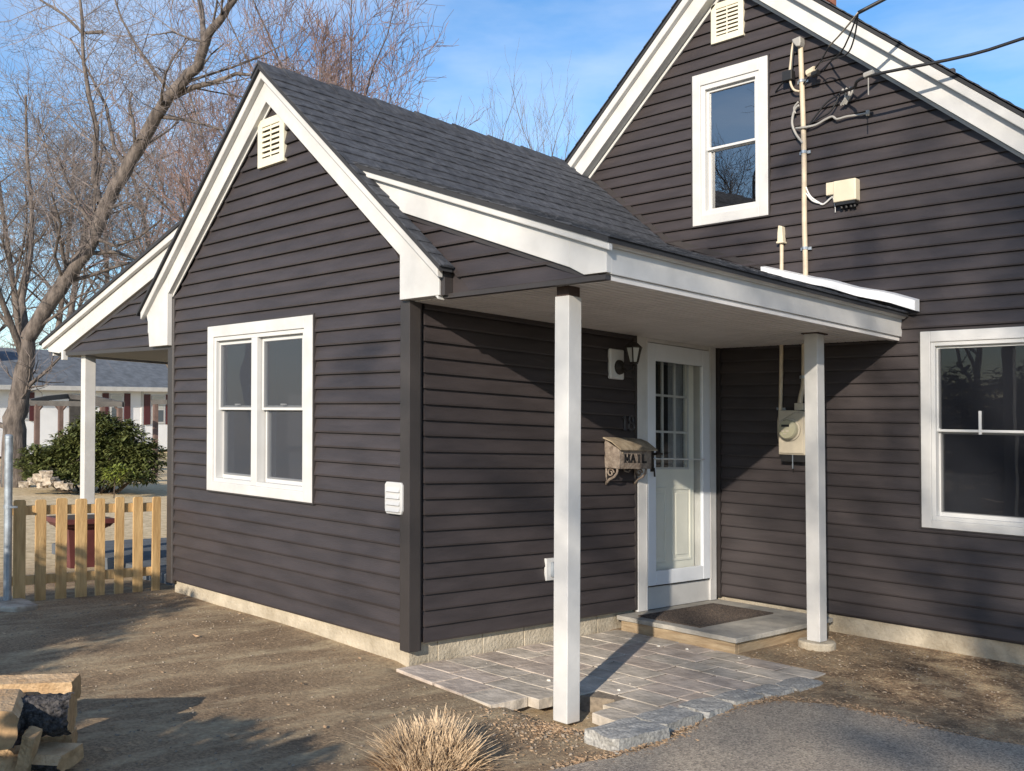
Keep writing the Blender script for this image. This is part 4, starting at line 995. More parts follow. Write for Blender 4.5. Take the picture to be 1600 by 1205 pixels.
for i in range(3):
    k_ = MB(False); k_.wire([s0+Vector((.02+.03*i,-.01,.02)), s0+Vector((.05+.03*i,-.02,-.05+.02*i)), s0+Vector((.0+.02*i,0,-.10))], .010, 6); part('cable_clamp', k_, M['grey_cable'], ov2)
k_ = MB(False); k_.wire([s0, HW(1.08,.06,4.10), HW(.99,.06,4.02), HW(.90,.06,3.93)], .007, 6); k_.wire([s0, HW(1.12,.07,4.02), HW(1.02,.06,3.985), HW(.90,.06,3.95)], .007, 6); part('wire', k_, M['black'], ov2, smooth=True)

# ------------------------------------------------------------------ fence
fence = thing('picket_fence', 'short run of new tan cedar pickets between house corner and metal pipe', 'fence', hz((-3.46, -.65, -.12)))
pk_y = [(-1.249,-1.157),(-1.084,-1.0),(-.925,-.838),(-.766,-.672),(-.603,-.523),(-.441,-.364),(-.28,-.195),(-.114,-.040)]
rng = random.Random(4)
for (a, b_) in pk_y:
    pk = MB(); zt = .705+rng.uniform(-.006,.006); zb = -.125+rng.uniform(-.012,.012); x0 = -3.455; ln = rng.uniform(-.006,.006); c_ = .012
    f = [(a, zb), (b_, zb), (b_+ln, zt-c_), (b_+ln-c_, zt), (a+ln+c_, zt), (a+ln, zt-c_)]
    pk.loft([(x0+.008, y, z) for y, z in f], [(x0-.010, y, z) for y, z in f]); part('picket', pk, M['picket'], fence, bevel=.002)
for z in (.615, .055):
    rl = MB(); rl.box(-3.505, -3.467, -1.26, -.035, z-.038, z+.038); part('rail', rl, M['picket'], fence, bevel=.003)
pipe = thing('metal_post', 'grey galvanised metal pipe post with a band at the end of the picket fence', 'post', hz((-3.40, -1.307, -.1)))
pm = MB(); pm.lathe([(.030,-.25),(.030,1.19),(.031,1.192),(.031,1.212),(.022,1.222),(.0,1.224)], (-3.40,-1.307,0), 'z', 18); part('pipe', pm, M['galv'], pipe, smooth=False)
bn = MB(); bn.lathe([(.034,.64),(.034,.665)], (-3.40,-1.307,0), 'z', 18); bn.box(-3.40,-3.36,-1.30,-1.25,.645,.66); part('band', bn, M['galv'], pipe)
fs_ = MB(); f = [(-3.62,-1.52),(-3.20,-1.50),(-3.02,-1.36),(-3.05,-1.19),(-3.32,-1.17),(-3.6,-1.2)]
fs_.loft([(x,y,-.15) for x,y in f],[(x,y,-.075+.01*(x+3.3)) for x,y in f]); single('flat_stone', fs_, M['rock'], 'pale flat stone lying at the foot of the metal pipe post', 'stone', hz((-3.3,-1.35,-.12)), bevel=.012)
# planter beyond the fence
pl = thing('planter', 'dark red square planter pot seen through the fence pickets', 'planter', hz((-4.62, -.30, -.02)))
cx, cy = -4.62, -.285
def sq(h, z): return [(cx-h, cy-h, z), (cx+h, cy-h, z), (cx+h, cy+h, z), (cx-h, cy+h, z)]
pp = MB(); pp.loft(sq(.135,-.02), sq(.165,.34)); pp.loft(sq(.165,.34), sq(.19,.36)); pp.loft(sq(.20,.361), sq(.225,.395)); pp.loft(sq(.24,.396), sq(.24,.44)); part('pot', pp, M['planter'], pl)
ps = MB(); ps.loft(sq(.21,.4405), sq(.205,.445)); part('soil', ps, M['soil'], pl)

# ------------------------------------------------------------------ clump of cut grass
clump = thing('ornamental_grass', 'clump of straw coloured cut back grass stubble in front of the patio', 'grass clump', (1.33, -1.0, gz(1.33,-1.0)))
GC = at(675, 1200, 4.42); gx, gy = GC.x, GC.y
clump.location = (gx, gy, gz(gx, gy)); rng = random.Random(8)
def stalks(n, r0, hmin, hmax, wd, lean):
    mb = MB(False)
    for i in range(n):
        a = rng.uniform(0, 2*math.pi); r = r0*math.sqrt(rng.random()); x, y = gx+r*math.cos(a), gy+r*math.sin(a); z = gz(x, y)-.02
        h = rng.uniform(hmin, hmax)*(1-.35*(r/r0)**2)*(.82+.22*math.sin(a*3+1)+.12*math.sin(a*7)); o_ = Vector((math.cos(a), math.sin(a), 0))*(r/r0)*lean*h+Vector((rng.uniform(-.5,.5), rng.uniform(-.5,.5), 0))*h*.7
        s_ = Vector((math.cos(a+rng.uniform(0,3)), math.sin(a+rng.uniform(0,3)), 0)).normalized()*wd*rng.uniform(.6,1.3)
        b0 = Vector((x, y, z)); m1 = b0+o_*.45+Vector((0,0,h*.6)); t_ = b0+o_*(1.0 if rng.random()<.85 else 1.6)+Vector((0,0,h*(1 if rng.random()<.85 else .75)))
        q = s_.cross(Vector((0,0,1)))*.8
        mb.add([tuple(b0-s_), tuple(b0+s_), tuple(b0+q), tuple(m1-s_*.9), tuple(m1+s_*.9), tuple(m1+q*.9), tuple(t_-s_*.5), tuple(t_+s_*.5), tuple(t_+q*.5)],
               [(0,1,4,3),(1,2,5,4),(2,0,3,5),(3,4,7,6),(4,5,8,7),(5,3,6,8),(6,7,8)])
    return mb
part('stalk_mass', stalks(2700, .172, .12, .245, .0028, .5), M['straw'], clump, fix=False, kind='stuff')
part('broken_stalks', stalks(320, .20, .08, .2, .003, 1.5), M['straw'], clump, fix=False, kind='stuff')
part('thatch', stalks(900, .25, .03, .10, .003, 1.2), M['deadleaf'], clump, fix=False, kind='stuff')

# ------------------------------------------------------------------ firewood
def split_log(c, axis, upv, length, poly, seed, bark_edges):
    """a split billet: cross-section polygon swept along axis, some faces bark, some split wood"""
    r = random.Random(seed); ax = Vector(axis).normalized(); u_ = Vector(upv); u_ = (u_-ax*u_.dot(ax)).normalized(); s_ = ax.cross(u_)
    fine = []; isb = []; sub = 5; m_ = len(poly); allb = len(bark_edges) == m_
    for k in range(m_):
        a, b = poly[k], poly[(k+1)%m_]
        for q in range(sub):
            t = q/sub; fine.append((a[0]+(b[0]-a[0])*t, a[1]+(b[1]-a[1])*t)); isb.append(k in bark_edges)
    if allb:                                   # round off a whole log
        rad = sum(math.hypot(*p) for p in fine)/len(fine)
        fine = [(p[0]*(.4+.6*rad/math.hypot(*p)), p[1]*(.4+.6*rad/math.hypot(*p))) for p in fine]
    mb = MB(False); n = len(fine); st = 14; rows_ = [r.uniform(-.004,.004) for _ in range(n)]
    for i in range(st+1):
        t = (i/st-.5)*length; endj = [r.uniform(-.004,.004) if i in (0, st) else 0 for _ in range(n)]
        for k, p in enumerate(fine):
            j = (.0065 if isb[k] else .0015); f = 1+(r.uniform(-j, j)+rows_[k]*(.9 if isb[k] else .35))/max(.03, math.hypot(*p))
            mb.v.append(tuple(Vector(c)+ax*(t+endj[k])+s_*(p[0]*f)+u_*(p[1]*f)))
    for i in range(st):
        for k in range(n):
            mb.f.append((i*n+k, i*n+(k+1)%n, (i+1)*n+(k+1)%n, (i+1)*n+k)); mb.mi.append(1 if isb[k] else 0)
    mb.f += [tuple(range(n-1,-1,-1)), tuple(st*n+k for k in range(n))]; mb.mi += [2, 2]
    return mb
fwm = [M['split'], M['logbark'], M['grain_end']]
def firewood(label, px, py, dep, axis, upv, length, poly, seed, bark):
    c = at(px, py, dep); return single('firewood_log', split_log(c, axis, upv, length, poly, seed, bark), fwm, label, 'firewood', c, 'split firewood in the stack')
RTv, FWh = RT, Vector((FW.x, FW.y, 0)).normalized()
wedge = [(-.085,-.04),(.085,-.05),(.08,.0),(.03,.05),(-.04,.055),(-.09,.01)]
top_b = [(-.055,-.060),(.06,-.050),(.075,.045),(-.05,.052)]
half = [(-.085,-.055),(-.045,-.085),(.03,-.085),(.075,-.05),(.085,.03),(.06,.07),(-.05,.075),(-.085,.03)]
firewood('broad pale split billet lying across the top of the firewood stack', 14, 1078, 4.42, RTv+FWh*.12, (0,0,1), .58, top_b, 1, (0,))
firewood('black barked log under the pale top billet of the firewood stack', 74, 1116, 4.24, RTv+FWh*.22, (0,0,1), .20, half, 2, (0,1,2,3,4,5,6,7))
firewood('split log with its tan cut end towards the camera, left in the stack', 4, 1121, 4.10, FWh-RTv*.40, (0,0,1), .34, [(-.078,-.075),(.055,-.085),(.074,.035),(.05,.068),(-.075,.078)], 3, (1,))
firewood('thin split billet standing at a slant below the black barked log', 44, 1180, 4.08, RTv*.32+Vector((0,0,1.0))-FWh*.25, FWh, .22, [(-.026,-.035),(.024,-.04),(.034,.03),(-.018,.04)], 4, ())
firewood('pale split wedge with dark bark underneath, lowest on the right of the stack', 78, 1180, 4.16, RTv-FWh*.30+Vector((0,0,.06)), (0,0,1), .22, [(-.075,-.03),(.06,-.045),(.085,-.01),(.06,.022),(-.07,.03)], 5, (0,1))
firewood('tan wedge of split wood in the bottom left corner of the firewood stack', 4, 1192, 4.10, RTv+FWh*.7, (0,0,1), .15, [(-.07,-.06),(.07,-.06),(.06,.03),(.0,.06),(-.07,.03)], 6, (0,))
firewood('pale split billet lying behind the slanted one under the black log', 80, 1156, 4.36, RTv+FWh*.2, (0,0,1), .19, [(-.06,-.05),(.06,-.05),(.05,.03),(-.05,.035)], 7, (0,))
firewood('dark barked split log lying deep in the stack behind the slanted billet', 14, 1163, 4.40, RTv+FWh*.5, (0,0,1), .24, [(-.06,-.05),(.06,-.06),(.07,.02),(.02,.055),(-.06,.04)], 9, (0,1,2,3,4))

# ------------------------------------------------------------------ litter on the ground
rng = random.Random(21)
def flat_bits(n, area, smin, smax, aspect, zoff, curl=.0):
    mb = MB(False)
    for i in range(n):
        x, y = area()
        if x is None: continue
        z = gz(x, y)+zoff; a = rng.uniform(0, 2*math.pi); s_ = rng.uniform(smin, smax); l, w_ = s_, s_*aspect*rng.uniform(.6,1.3)
        c_, d_ = math.cos(a), math.sin(a); h = curl*s_*rng.uniform(.2,1)
        mb.add([(x-c_*l, y-d_*l, z+h*.3), (x-d_*w_, y+c_*w_, z+.001), (x+c_*l, y+d_*l, z+h), (x+d_*w_, y-c_*w_, z+.002+h*.5)], [(0,1,2,3)])
    return mb
def in_yard():
    while True:
        x, y = rng.uniform(-3.3, 1.9), rng.uniform(-3.0, -.02)
        if x > .0 and y > -.25 and x < 1.4: continue
        return x, y
def in_right():
    while True:
        x, y = rng.uniform(1.12, 4.0), rng.uniform(1.35, D-.03)
        if y < 1.45+.0 and x > 2.2 or y < 2.0 and x < 1.82: continue
        return x, y
def edge_band():
    a = rng.randrange(3, 12); p, q = rag[a], rag[a+1]; t = rng.random()
    return p[0]+(q[0]-p[0])*t+rng.gauss(-.03,.035), p[1]+(q[1]-p[1])*t+rng.gauss(.02,.04)
def by_post():
    a = rng.uniform(0,2*math.pi); r = abs(rng.gauss(0,.28)); return 1.45+r*math.cos(a), -.25+r*math.sin(a)
def tag_stuff(o): o['kind'] = 'stuff'; return o
tag_stuff(single('straw_litter', flat_bits(3800, in_yard, .004, .014, .10, .003, .3), M['litter'], None, None, (0,0,0), fix=False))
tag_stuff(single('straw_litter', flat_bits(3800, in_right, .004, .017, .10, .004, .4), M['litter'], None, None, (0,0,0), fix=False))
tag_stuff(single('leaf_litter', flat_bits(2200, in_right, .004, .013, .4, .005, .6), M['deadleaf'], None, None, (0,0,0), fix=False))
tag_stuff(single('leaf_litter', flat_bits(3200, edge_band, .004, .013, .35, .012, .6), M['deadleaf'], None, None, (0,0,0), fix=False))
tag_stuff(single('leaf_litter', flat_bits(2000, by_post, .004, .014, .3, .006, .6), M['deadleaf'], None, None, (0,0,0), fix=False))
tag_stuff(single('leaf_litter', flat_bits(160, in_yard, .006, .018, .4, .006, .8), M['deadleaf'], None, None, (0,0,0), fix=False))
tag_stuff(single('leaf_litter', flat_bits(36, in_yard, .018, .038, .38, .008, .9), M['deadleaf'], None, None, (0,0,0), fix=False))
def pebbles(n, area, smin, smax):
    mb = MB(False)
    for i in range(n):
        x, y = area(); s_ = smin+(smax-smin)*rng.random()**3; z = gz(x, y)+s_*.15; h = s_*rng.uniform(.4,.8)
        k = [(math.cos(a+rng.uniform(-.3,.3))*s_*rng.uniform(.7,1.2), math.sin(a)*s_*rng.uniform(.7,1.2)) for a in (0,1.26,2.5,3.77,5.03)]
        mb.add([(x+p, y+q, z) for p, q in k]+[(x+p*.6, y+q*.6, z+h) for p, q in k], [(0,1,6,5),(1,2,7,6),(2,3,8,7),(3,4,9,8),(4,0,5,9),(5,6,7,8,9)])
    return mb
tag_stuff(single('gravel', pebbles(2000, in_yard, .002, .010), M['pebble'], None, None, (0,0,0), fix=False))
tag_stuff(single('gravel', pebbles(900, in_right, .002, .010), M['pebble'], None, None, (0,0,0), fix=False))
tag_stuff(single('gravel', pebbles(500, edge_band, .003, .012), M['pebble'], None, None, (0,0,0), fix=False))
tag_stuff(single('gravel', pebbles(500, by_post, .003, .014), M['pebble'], None, None, (0,0,0), fix=False))
def on_patio(): return rng.uniform(.1, 1.6), rng.uniform(.4, 1.95)
pbm = MB(False)
for i in range(16):
    x, y = on_patio(); s_ = .004+.016*rng.random()**4; z = -.129-KS*y; k = [(math.cos(a+rng.uniform(-.3,.3))*s_, math.sin(a)*s_*.8) for a in (0,1.26,2.5,3.77,5.03)]
    pbm.add([(x+p, y+q, z) for p, q in k]+[(x+p*.6, y+q*.6, z+s_*.6) for p, q in k], [(0,1,6,5),(1,2,7,6),(2,3,8,7),(3,4,9,8),(4,0,5,9),(5,6,7,8,9)])
tag_stuff(single('gravel', pbm, mat('white_chips', (.62,.58,.5), .8), None, None, (0,0,0), fix=False))
# a few large curled dead leaves one can pick out
for (px, py, sz) in ((570,915,.045),(735,963-20,.02),(205,1100,.03),(395,1080,.03),(480,1085,.022),(350,952,.02)):
    pass

def leaf_cloud(n, blobs, ls, seed, droop=.35):
    r = random.Random(seed); mb = MB(False); tot = sum(b[1]**2 for b in blobs)
    for (c, rad, fl) in blobs:
        m_ = int(n*rad*rad/tot)
        for i in range(m_):
            d = Vector((r.gauss(0,1), r.gauss(0,1), r.gauss(0,1))).normalized()
            if d.z < -.45: d.z *= -.3
            p = Vector(c)+Vector((d.x, d.y, d.z*fl))*rad*(r.uniform(.72,1.06) if r.random() < .8 else r.uniform(.3,.8))
            for k in range(r.randint(3,6)):          # a whorl of leaves at each twig tip
                a = r.uniform(0, 2*math.pi); out = (Vector((math.cos(a), math.sin(a), r.uniform(-droop,.35)))+d*.5).normalized(); l = ls*r.uniform(.6,1.2)
                s_ = out.cross(Vector((0,0,1)));  s_ = s_.normalized()*l*.17 if s_.length > .01 else Vector((l*.17,0,0)); mid = p+out*l*.5+Vector((0,0,.06*l)); tip = p+out*l-Vector((0,0,.12*l)); f_ = Vector((0,0,.05*l))
                mb.add([tuple(p), tuple(mid+s_+f_), tuple(tip), tuple(mid-s_+f_), tuple(mid)], [(0,4,1),(4,2,1),(0,3,4),(3,2,4)])
    return mb
def leaf_cloud_later(bl): return leaf_cloud(1150, bl, .095, 66)
# ------------------------------------------------------------------ trees
def tree_mesh(seed, skeleton=None, height=11, r0=.22, levels=4, spread=.9, twig_len=.9, kids=(9,8,7,6), minr=.006, upright=.25, start=.28, maxtw=9000):
    """tapered trunk, limbs, branches and twigs; returns (wood, twigs)"""
    r = random.Random(seed); wood = MB(False); tw = MB(False); cnt = [0]
    def rv(): return Vector((r.gauss(0,1), r.gauss(0,1), r.gauss(0,1)))
    def grow(p, d, ln, rad, lev):
        if cnt[0] > maxtw: return
        n = 5 if lev <= 1 else (4 if lev == 2 else 3); pts = [p.copy()]; q = p.copy(); dd = d.normalized(); dirs = [dd]
        for i in range(n):
            dd = (dd+rv()*(.10+.05*lev)+Vector((0,0,upright*(.25 if lev else .1)))).normalized(); q = q+dd*ln/n; pts.append(q.copy()); dirs.append(dd)
        end = max(rad*(.35 if lev else .25), minr*.7); rr = [rad+(end-rad)*(i/n)**.8 for i in range(n+1)]
        (wood if rad > .02 else tw).tube(pts, rr, 8 if rad > .08 else (5 if rad > .02 else 3), caps=False); cnt[0] += 1
        if lev >= levels: return
        k = kids[min(lev, len(kids)-1)]
        for j in range(k):
            t = (start if lev == 0 else .15)+(1-(start if lev == 0 else .15))*(j+r.random())/k; i = min(int(t*n), n-1); f_ = t*n-i
            b = pts[i].lerp(pts[i+1], f_); side = dirs[i].cross(rv()).normalized()
            nd = (dirs[i]*(.75 if lev else .55)+side*spread*r.uniform(.6,1.15)).normalized()
            lr_ = rr[i]*(.55 if lev == 0 else .5)*r.uniform(.7,1.0)
            l2 = ln*(.62 if lev == 0 else .55)*(1.15-.6*t)*r.uniform(.7,1.2) if lev < levels-1 else twig_len*r.uniform(.5,1.2)
            grow(b, nd, l2, max(lr_, minr), lev+1)
    if skeleton is None: grow(Vector((0,0,-.2)), Vector((r.uniform(-.1,.1), r.uniform(-.1,.1), 1)), height, r0, 0)
    else:
        for (pts, ra, rb) in skeleton:
            m_ = len(pts); fine = []
            for i in range(m_-1):
                for s_ in range(3):
                    fine.append(pts[i].lerp(pts[i+1], s_/3)+rv()*ra*.05)
            fine.append(pts[-1]); nn = len(fine)
            rr = [ra+(rb-ra)*i/(nn-1) for i in range(nn)]; rr = [q_*.88 for q_ in rr]; wood.tube(fine, rr, 10, caps=False)
            for i in range(2, nn):
                if r.random() < (.9 if ra < .12 else .45) and i/nn > .2:
                    dirn = (fine[i]-fine[i-1]).normalized(); side = dirn.cross(rv()).normalized()
                    for _ in range(1): grow(fine[i], (dirn*.7+side*r.uniform(.5,1.1)).normalized(), r.uniform(1.5,3.2)*(1.1-.4*i/nn), max(rr[i]*.32, .014), 2)
    return wood, tw
def build_tree(name, label, loc, wt, wood_mat, twig_mat, group, local=False):
    t = thing(name, label, 'tree', loc, group)
    o = link('trunk', wt[0], t); o2 = link('crown', wt[1], t); return t
def tree_meshes(seed, wm, tm, **kw):
    a, b = tree_mesh(seed, **kw); return a.mesh('trunk', wm, fix=False, smooth=True), b.mesh('crown', tm, fix=False)
# the big leaning tree left of the house
TD = 22.0
def sk(pts, dd=0.0, d2=None):
    n = len(pts); return [at(x, y, TD+dd+((d2 or 0)-dd if d2 is not None else 0)*i/max(1,n-1)) for i, (x, y) in enumerate(pts)]
base = at(24, 752, TD); base.z = gz(base.x, base.y)
skel = [([base]+sk([(22,690),(27,640),(37,579),(43,529)]), .33, .185),
        (sk([(43,529),(84,463),(108,430),(142,380),(166,320),(186,282),(212,239)]), .20, .165),
        (sk([(212,239),(245,179),(266,149),(289,123),(309,103),(319,73)], 0, -.8), .165, .12),
        (sk([(319,73),(325,53),(345,30),(365,0),(392,-60),(400,-140)], -.8, -1.5), .12, .05),
        (sk([(319,73),(316,20),(300,-60)], -.8, .5), .08, .04),
        (sk([(156,318),(147,280),(151,199),(139,149),(131,100),(128,30),(120,-60)], 0, 1.5), .085, .03),
        (sk([(195,256),(178,230),(166,166),(140,115),(110,60)], 0, 2.5), .06, .02),
        (sk([(258,158),(300,137),(332,130),(369,115),(400,118)], 0, -1.5), .085, .03),
        (sk([(250,182),(290,187),(320,195),(350,203)], 0, -2), .055, .02),
        (sk([(268,147),(240,110),(212,70),(190,30),(170,-30)], 0, 2), .05, .02),
        (sk([(322,66),(300,62),(270,50),(240,55)], -.8, 1.5), .04, .015),
        (sk([(160,50),(128,52),(100,23),(63,0)], 2, 3), .05, .03),
        (sk([(43,529),(34,470),(48,400),(50,330),(42,240),(40,150)], 0, 1.5), .09, .03),
        (sk([(36,560),(15,500),(-8,440),(-30,360)], 0, -1.0), .10, .04),
        (sk([(205,248),(230,225),(262,205),(280,190)], 0, 1.5), .04, .015),
        (sk([(150,372),(180,385),(215,372),(250,345)], 0, -1), .05, .02),
        (sk([(100,440),(85,400),(95,350),(80,300)], 0, -1.5), .05, .02)]
bw, bt = tree_mesh(17, skel, levels=4, twig_len=.9, kids=(6,6,7,5), minr=.0036, spread=.95, maxtw=5200)
bigt = thing('leaning_tree', 'big bare tree with a thick trunk leaning right over the yard', 'tree', tuple(base))
part('trunk', bw, M['bark'], bigt, smooth=True, fix=False); part('crown', bt, M['twig'], bigt, fix=False)
# the thicket of bare trees behind
protoD = tree_meshes(23, M['bark'], M['twig_grey'], height=11, r0=.12, levels=3, kids=(14,5,3), twig_len=.9, minr=.005, start=.3, spread=.35, upright=1.0, maxtw=500)
protoA = tree_meshes(1, M['bark'], M['twig_grey'], height=10.5, r0=.17, levels=4, kids=(12,7,6,5), twig_len=.9, minr=.0065, start=.2, spread=.75, maxtw=2300)
protoB = tree_meshes(2, M['bark'], M['twig_grey'], height=12, r0=.20, levels=4, kids=(11,7,6,5), twig_len=1.0, minr=.0065, start=.25, spread=.7, maxtw=2300)
protoC = tree_meshes(6, M['bark'], M['twig_red'], height=10, r0=.14, levels=4, kids=(13,7,6,5), twig_len=.8, minr=.007, start=.12, spread=.5, upright=.7, maxtw=2800)
spots = [(-60,62,'A',1.7,'bare tree at the far left edge of the thicket'),(20,58,'B',1.5,'bare tree behind the trunk of the leaning tree'),(78,64,'A',1.75,'bare tree in the gap left of the upper leaning trunk'),(120,60,'B',1.55,'bare tree low in the fork of the leaning tree'),(178,66,'A',1.8,'bare tree right of the leaning trunk beyond the ranch house'),(232,62,'B',1.65,'bare tree close left of the front gable rake'),(300,38,'A',1.05,'grey bare tree behind the left slope of the front gable'),(445,35,'C',1.42,'red budded tree first right of the front gable peak'),(508,38,'C',1.5,'red budded tree farther right above the roof ridge'),(405,36,'C',1.25,'red budded tree directly behind the front gable peak'),(545,46,'C',1.55,'red budded tree rightmost above the roof ridge')]
for i, (px, dp, kd, s_, lb) in enumerate(spots):
    pr = {'A': protoA, 'B': protoB, 'C': protoC}[kd]; q = at(px, 640, dp); q.z = gz(q.x, q.y)
    t = thing('bare_tree', lb, 'tree', tuple(q), 'bare trees behind the yard')
    link('trunk', pr[0], t); link('crown', pr[1], t); t.rotation_euler = (0, 0, i*1.37); t.scale = (s_,)*3
# tree tops showing over the wing roof
for i, (px, dp, s_, lb) in enumerate([(718,44,1.12,'bare tree top poking just above the middle of the wing roof ridge'),(846,40,1.04,'bare tree top left of the main gable rake above the wing roof'),(885,42,1.06,'bare tree top touching the main gable rake'),(800,50,1.22,'faint bare tree top farther back above the wing roof')]):
    q = at(px, 640, dp); q.z = gz(q.x, q.y)
    t = thing('bare_tree', lb, 'tree', tuple(q), 'bare trees behind the yard'); link('trunk', protoD[0], t); link('crown', protoD[1], t); t.rotation_euler = (0,0,2.1*i+.4); t.scale = (s_,)*3
# far wood, reads as one mass
fwo = MB(False); r = random.Random(33)
for i in range(420):
    px = r.uniform(-260, 760); dp = r.uniform(85, 120); q = at(px, 640, dp); z0 = gz(q.x, q.y); h = r.uniform(6, 12)
    tip = Vector((q.x+r.gauss(0,.8), q.y+r.gauss(0,.8), z0+h)); b0 = Vector((q.x, q.y, z0))
    fwo.tube([b0, b0.lerp(tip,.5)+Vector((r.gauss(0,.2), r.gauss(0,.2), 0)), tip], [.12,.08,.02], 4, caps=False)
    for j in range(26):
        t_ = r.uniform(.12,1); b = b0.lerp(tip, t_); e_ = b+Vector((r.gauss(0,1.2), r.gauss(0,1.2), r.uniform(.2,1.8)))*(1.25-.6*t_)
        fwo.tube([b, b.lerp(e_,.5)+Vector((0,0,-.1)), e_], [.035,.02,.012], 3, caps=False)
single('far_wood', fwo, M['twig_grey'], None, None, (0,0,0), kind='stuff', fix=False)
# unseen trees across the drive, behind the viewer: they throw the dappled shade
shade = tree_meshes(9, M['bark'], M['twig_grey'], height=11, r0=.16, levels=3, kids=(9,6,5,4), twig_len=1.3, minr=.012, start=.35, spread=.8, maxtw=700)
for i, (x, y, pr, s_, lb) in enumerate([(14.6,-18.5,shade,1.0,'bare tree across the drive, right of the viewer'),(19.0,-27.5,shade,1.25,'taller bare tree farther back across the drive'),(24.0,-22.0,shade,1.1,'bare tree farthest right across the drive')]):
    t = thing('shade_tree', lb, 'tree', (x, y, gz(x, y)), 'bare trees across the drive'); link('trunk', pr[0], t); link('crown', pr[1], t); t.rotation_euler = (0,0,1.1*i); t.scale = (s_,)*3

pine = thing('added_pine', 'added unseen pine across the drive, its tufts set to shade the main wall', 'tree', (14.2,-19.5,gz(14.2,-19.5)), 'bare trees across the drive')  # added out of view, shaped only to cast blotchy shade
tufts = [(2.3,D,2.75,.42),(2.9,D,3.1,.4),(1.65,D,2.95,.34),(2.55,D,2.45,.3),(.95,D,3.65,.30),(.15,D,3.02,.30),(2.15,D,.42,.42),(2.75,D,.5,.45),(1.55,D,1.42,.30),(1.35,D,.95,.34),(.42,D,.65,.22),(1.9,D,3.6,.3),(1.05,D,2.6,.28),
         (2.15,.35,-.13,.22),(2.9,.75,-.13,.26),(1.45,1.25,-.13,.14),(0,1.4,.7,.26),(0,.55,1.0,.24),(1.66,1.6,2.25,.20),(1.66,.6,2.25,.15),(-.55,0,1.7,.22),(3.6,1.9,-.13,.4),(2.0,2.6,-.13,.25)]
rng = random.Random(77); pblobs = []; pm_ = MB(False); tb_ = Vector((14.2,-19.5,gz(14.2,-19.5)))
pm_.tube([tb_, tb_+Vector((.1,.1,5)), tb_+Vector((0,.2,10)), tb_+Vector((.1,.1,14.5))], [.24,.20,.13,.04], 10)
for (x, y, z, r_) in tufts:
    P = hz((x, y, z)); t_ = rng.uniform(21, 29); c_ = P+to_sun*t_; pblobs.append((tuple(c_), r_*1.15, .8))  # each tuft sits sunward of the spot it is meant to shade
    j_ = tb_+Vector((.05,.15,max(2.5, min(14, c_.z-tb_.z-1.0)))); pm_.tube([j_, j_.lerp(c_, .5)+Vector((0,0,-.15)), c_], [.05,.03,.012], 5)
part('trunk', pm_, M['bark'], pine, fix=False); part('foliage', leaf_cloud_later(pblobs), M['shade_leaf'], pine, fix=False)
for i, (x, y, pr, s_, lb) in enumerate([(-11.5,-16.5,protoB,.8,'bare tree over the road, opposite the wing'),(-16.5,-21,protoA,1.0,'bare tree over the road, behind the others'),(-20,-10.5,protoB,.9,'bare tree over the road, farthest towards the ranch house'),(-8,-24,protoC,1.1,'red budded tree over the road')]):
    t = thing('street_tree', lb, 'tree', (x, y, gz(x, y)), 'bare trees over the road'); link('trunk', pr[0], t); link('crown', pr[1], t); t.rotation_euler = (0,0,.9*i); t.scale = (s_,)*3

# ------------------------------------------------------------------ leafy shrubs
RB = 21.0
rb = at(140, 757, RB); rb.z = gz(rb.x, rb.y)
rh = thing('rhododendron', 'broad evergreen rhododendron bush behind the left porch post', 'shrub', tuple(rb))
def rp(px, py, d=0): return at(px, py, RB+d)
blobs = [(rp(70,745,-.3),.36,.6),(rp(120,750,-.3),.40,.5),(rp(165,750,-.3),.40,.5),(rp(210,748,-.3),.40,.55),(rp(58,722),.42,.8),(rp(232,718),.36,.9),(rp(150,665,.3),.40,.8),(rp(80,728),.42,.8),(rp(110,705),.50,.85),(rp(140,690),.52,.9),(rp(172,695),.55,.95),(rp(205,705),.50,.95),(rp(180,730),.52,.8),(rp(130,735),.50,.75),(rp(222,735),.36,.8),(rp(60,742),.26,.7),(rp(155,672,.5),.42,.8),(rp(195,680,.4),.38,.8),(rp(100,715,1),.5,.8),(rp(170,715,1.1),.6,.8)]
part('foliage', leaf_cloud(5200, blobs, .17, 5), M['leaf'], rh, fix=False)
stm = MB(False); r = random.Random(9)
for c, rad, fl in blobs:
    e_ = Vector(c); b0 = Vector((rb.x+(e_.x-rb.x)*.3+r.gauss(0,.1), rb.y+(e_.y-rb.y)*.3+r.gauss(0,.1), rb.z-.05)); stm.tube([b0, b0.lerp(e_,.5)+Vector((0,0,-.1)), e_], [.03,.025,.012], 6)
part('stem', stm, M['stem'], rh, fix=False)
ys2 = at(178, 745, 19.6); ys2.z = gz(ys2.x, ys2.y)
ysh = thing('young_shrub', 'small yellow green shrub at the right foot of the rhododendron', 'shrub', tuple(ys2))
part('foliage', leaf_cloud(70, [(at(178,742,19.6),.20,.8),(at(190,738,19.6),.15,.8)], .15, 6), mat('yellow_leaf', (.17,.20,.035), .5, .3, 6), ysh, fix=False)
st_ = MB(False); st_.tube([ys2-Vector((0,0,.05)), at(180,744,19.6)], .012, 5); part('stem', st_, M['stem'], ysh, fix=False)
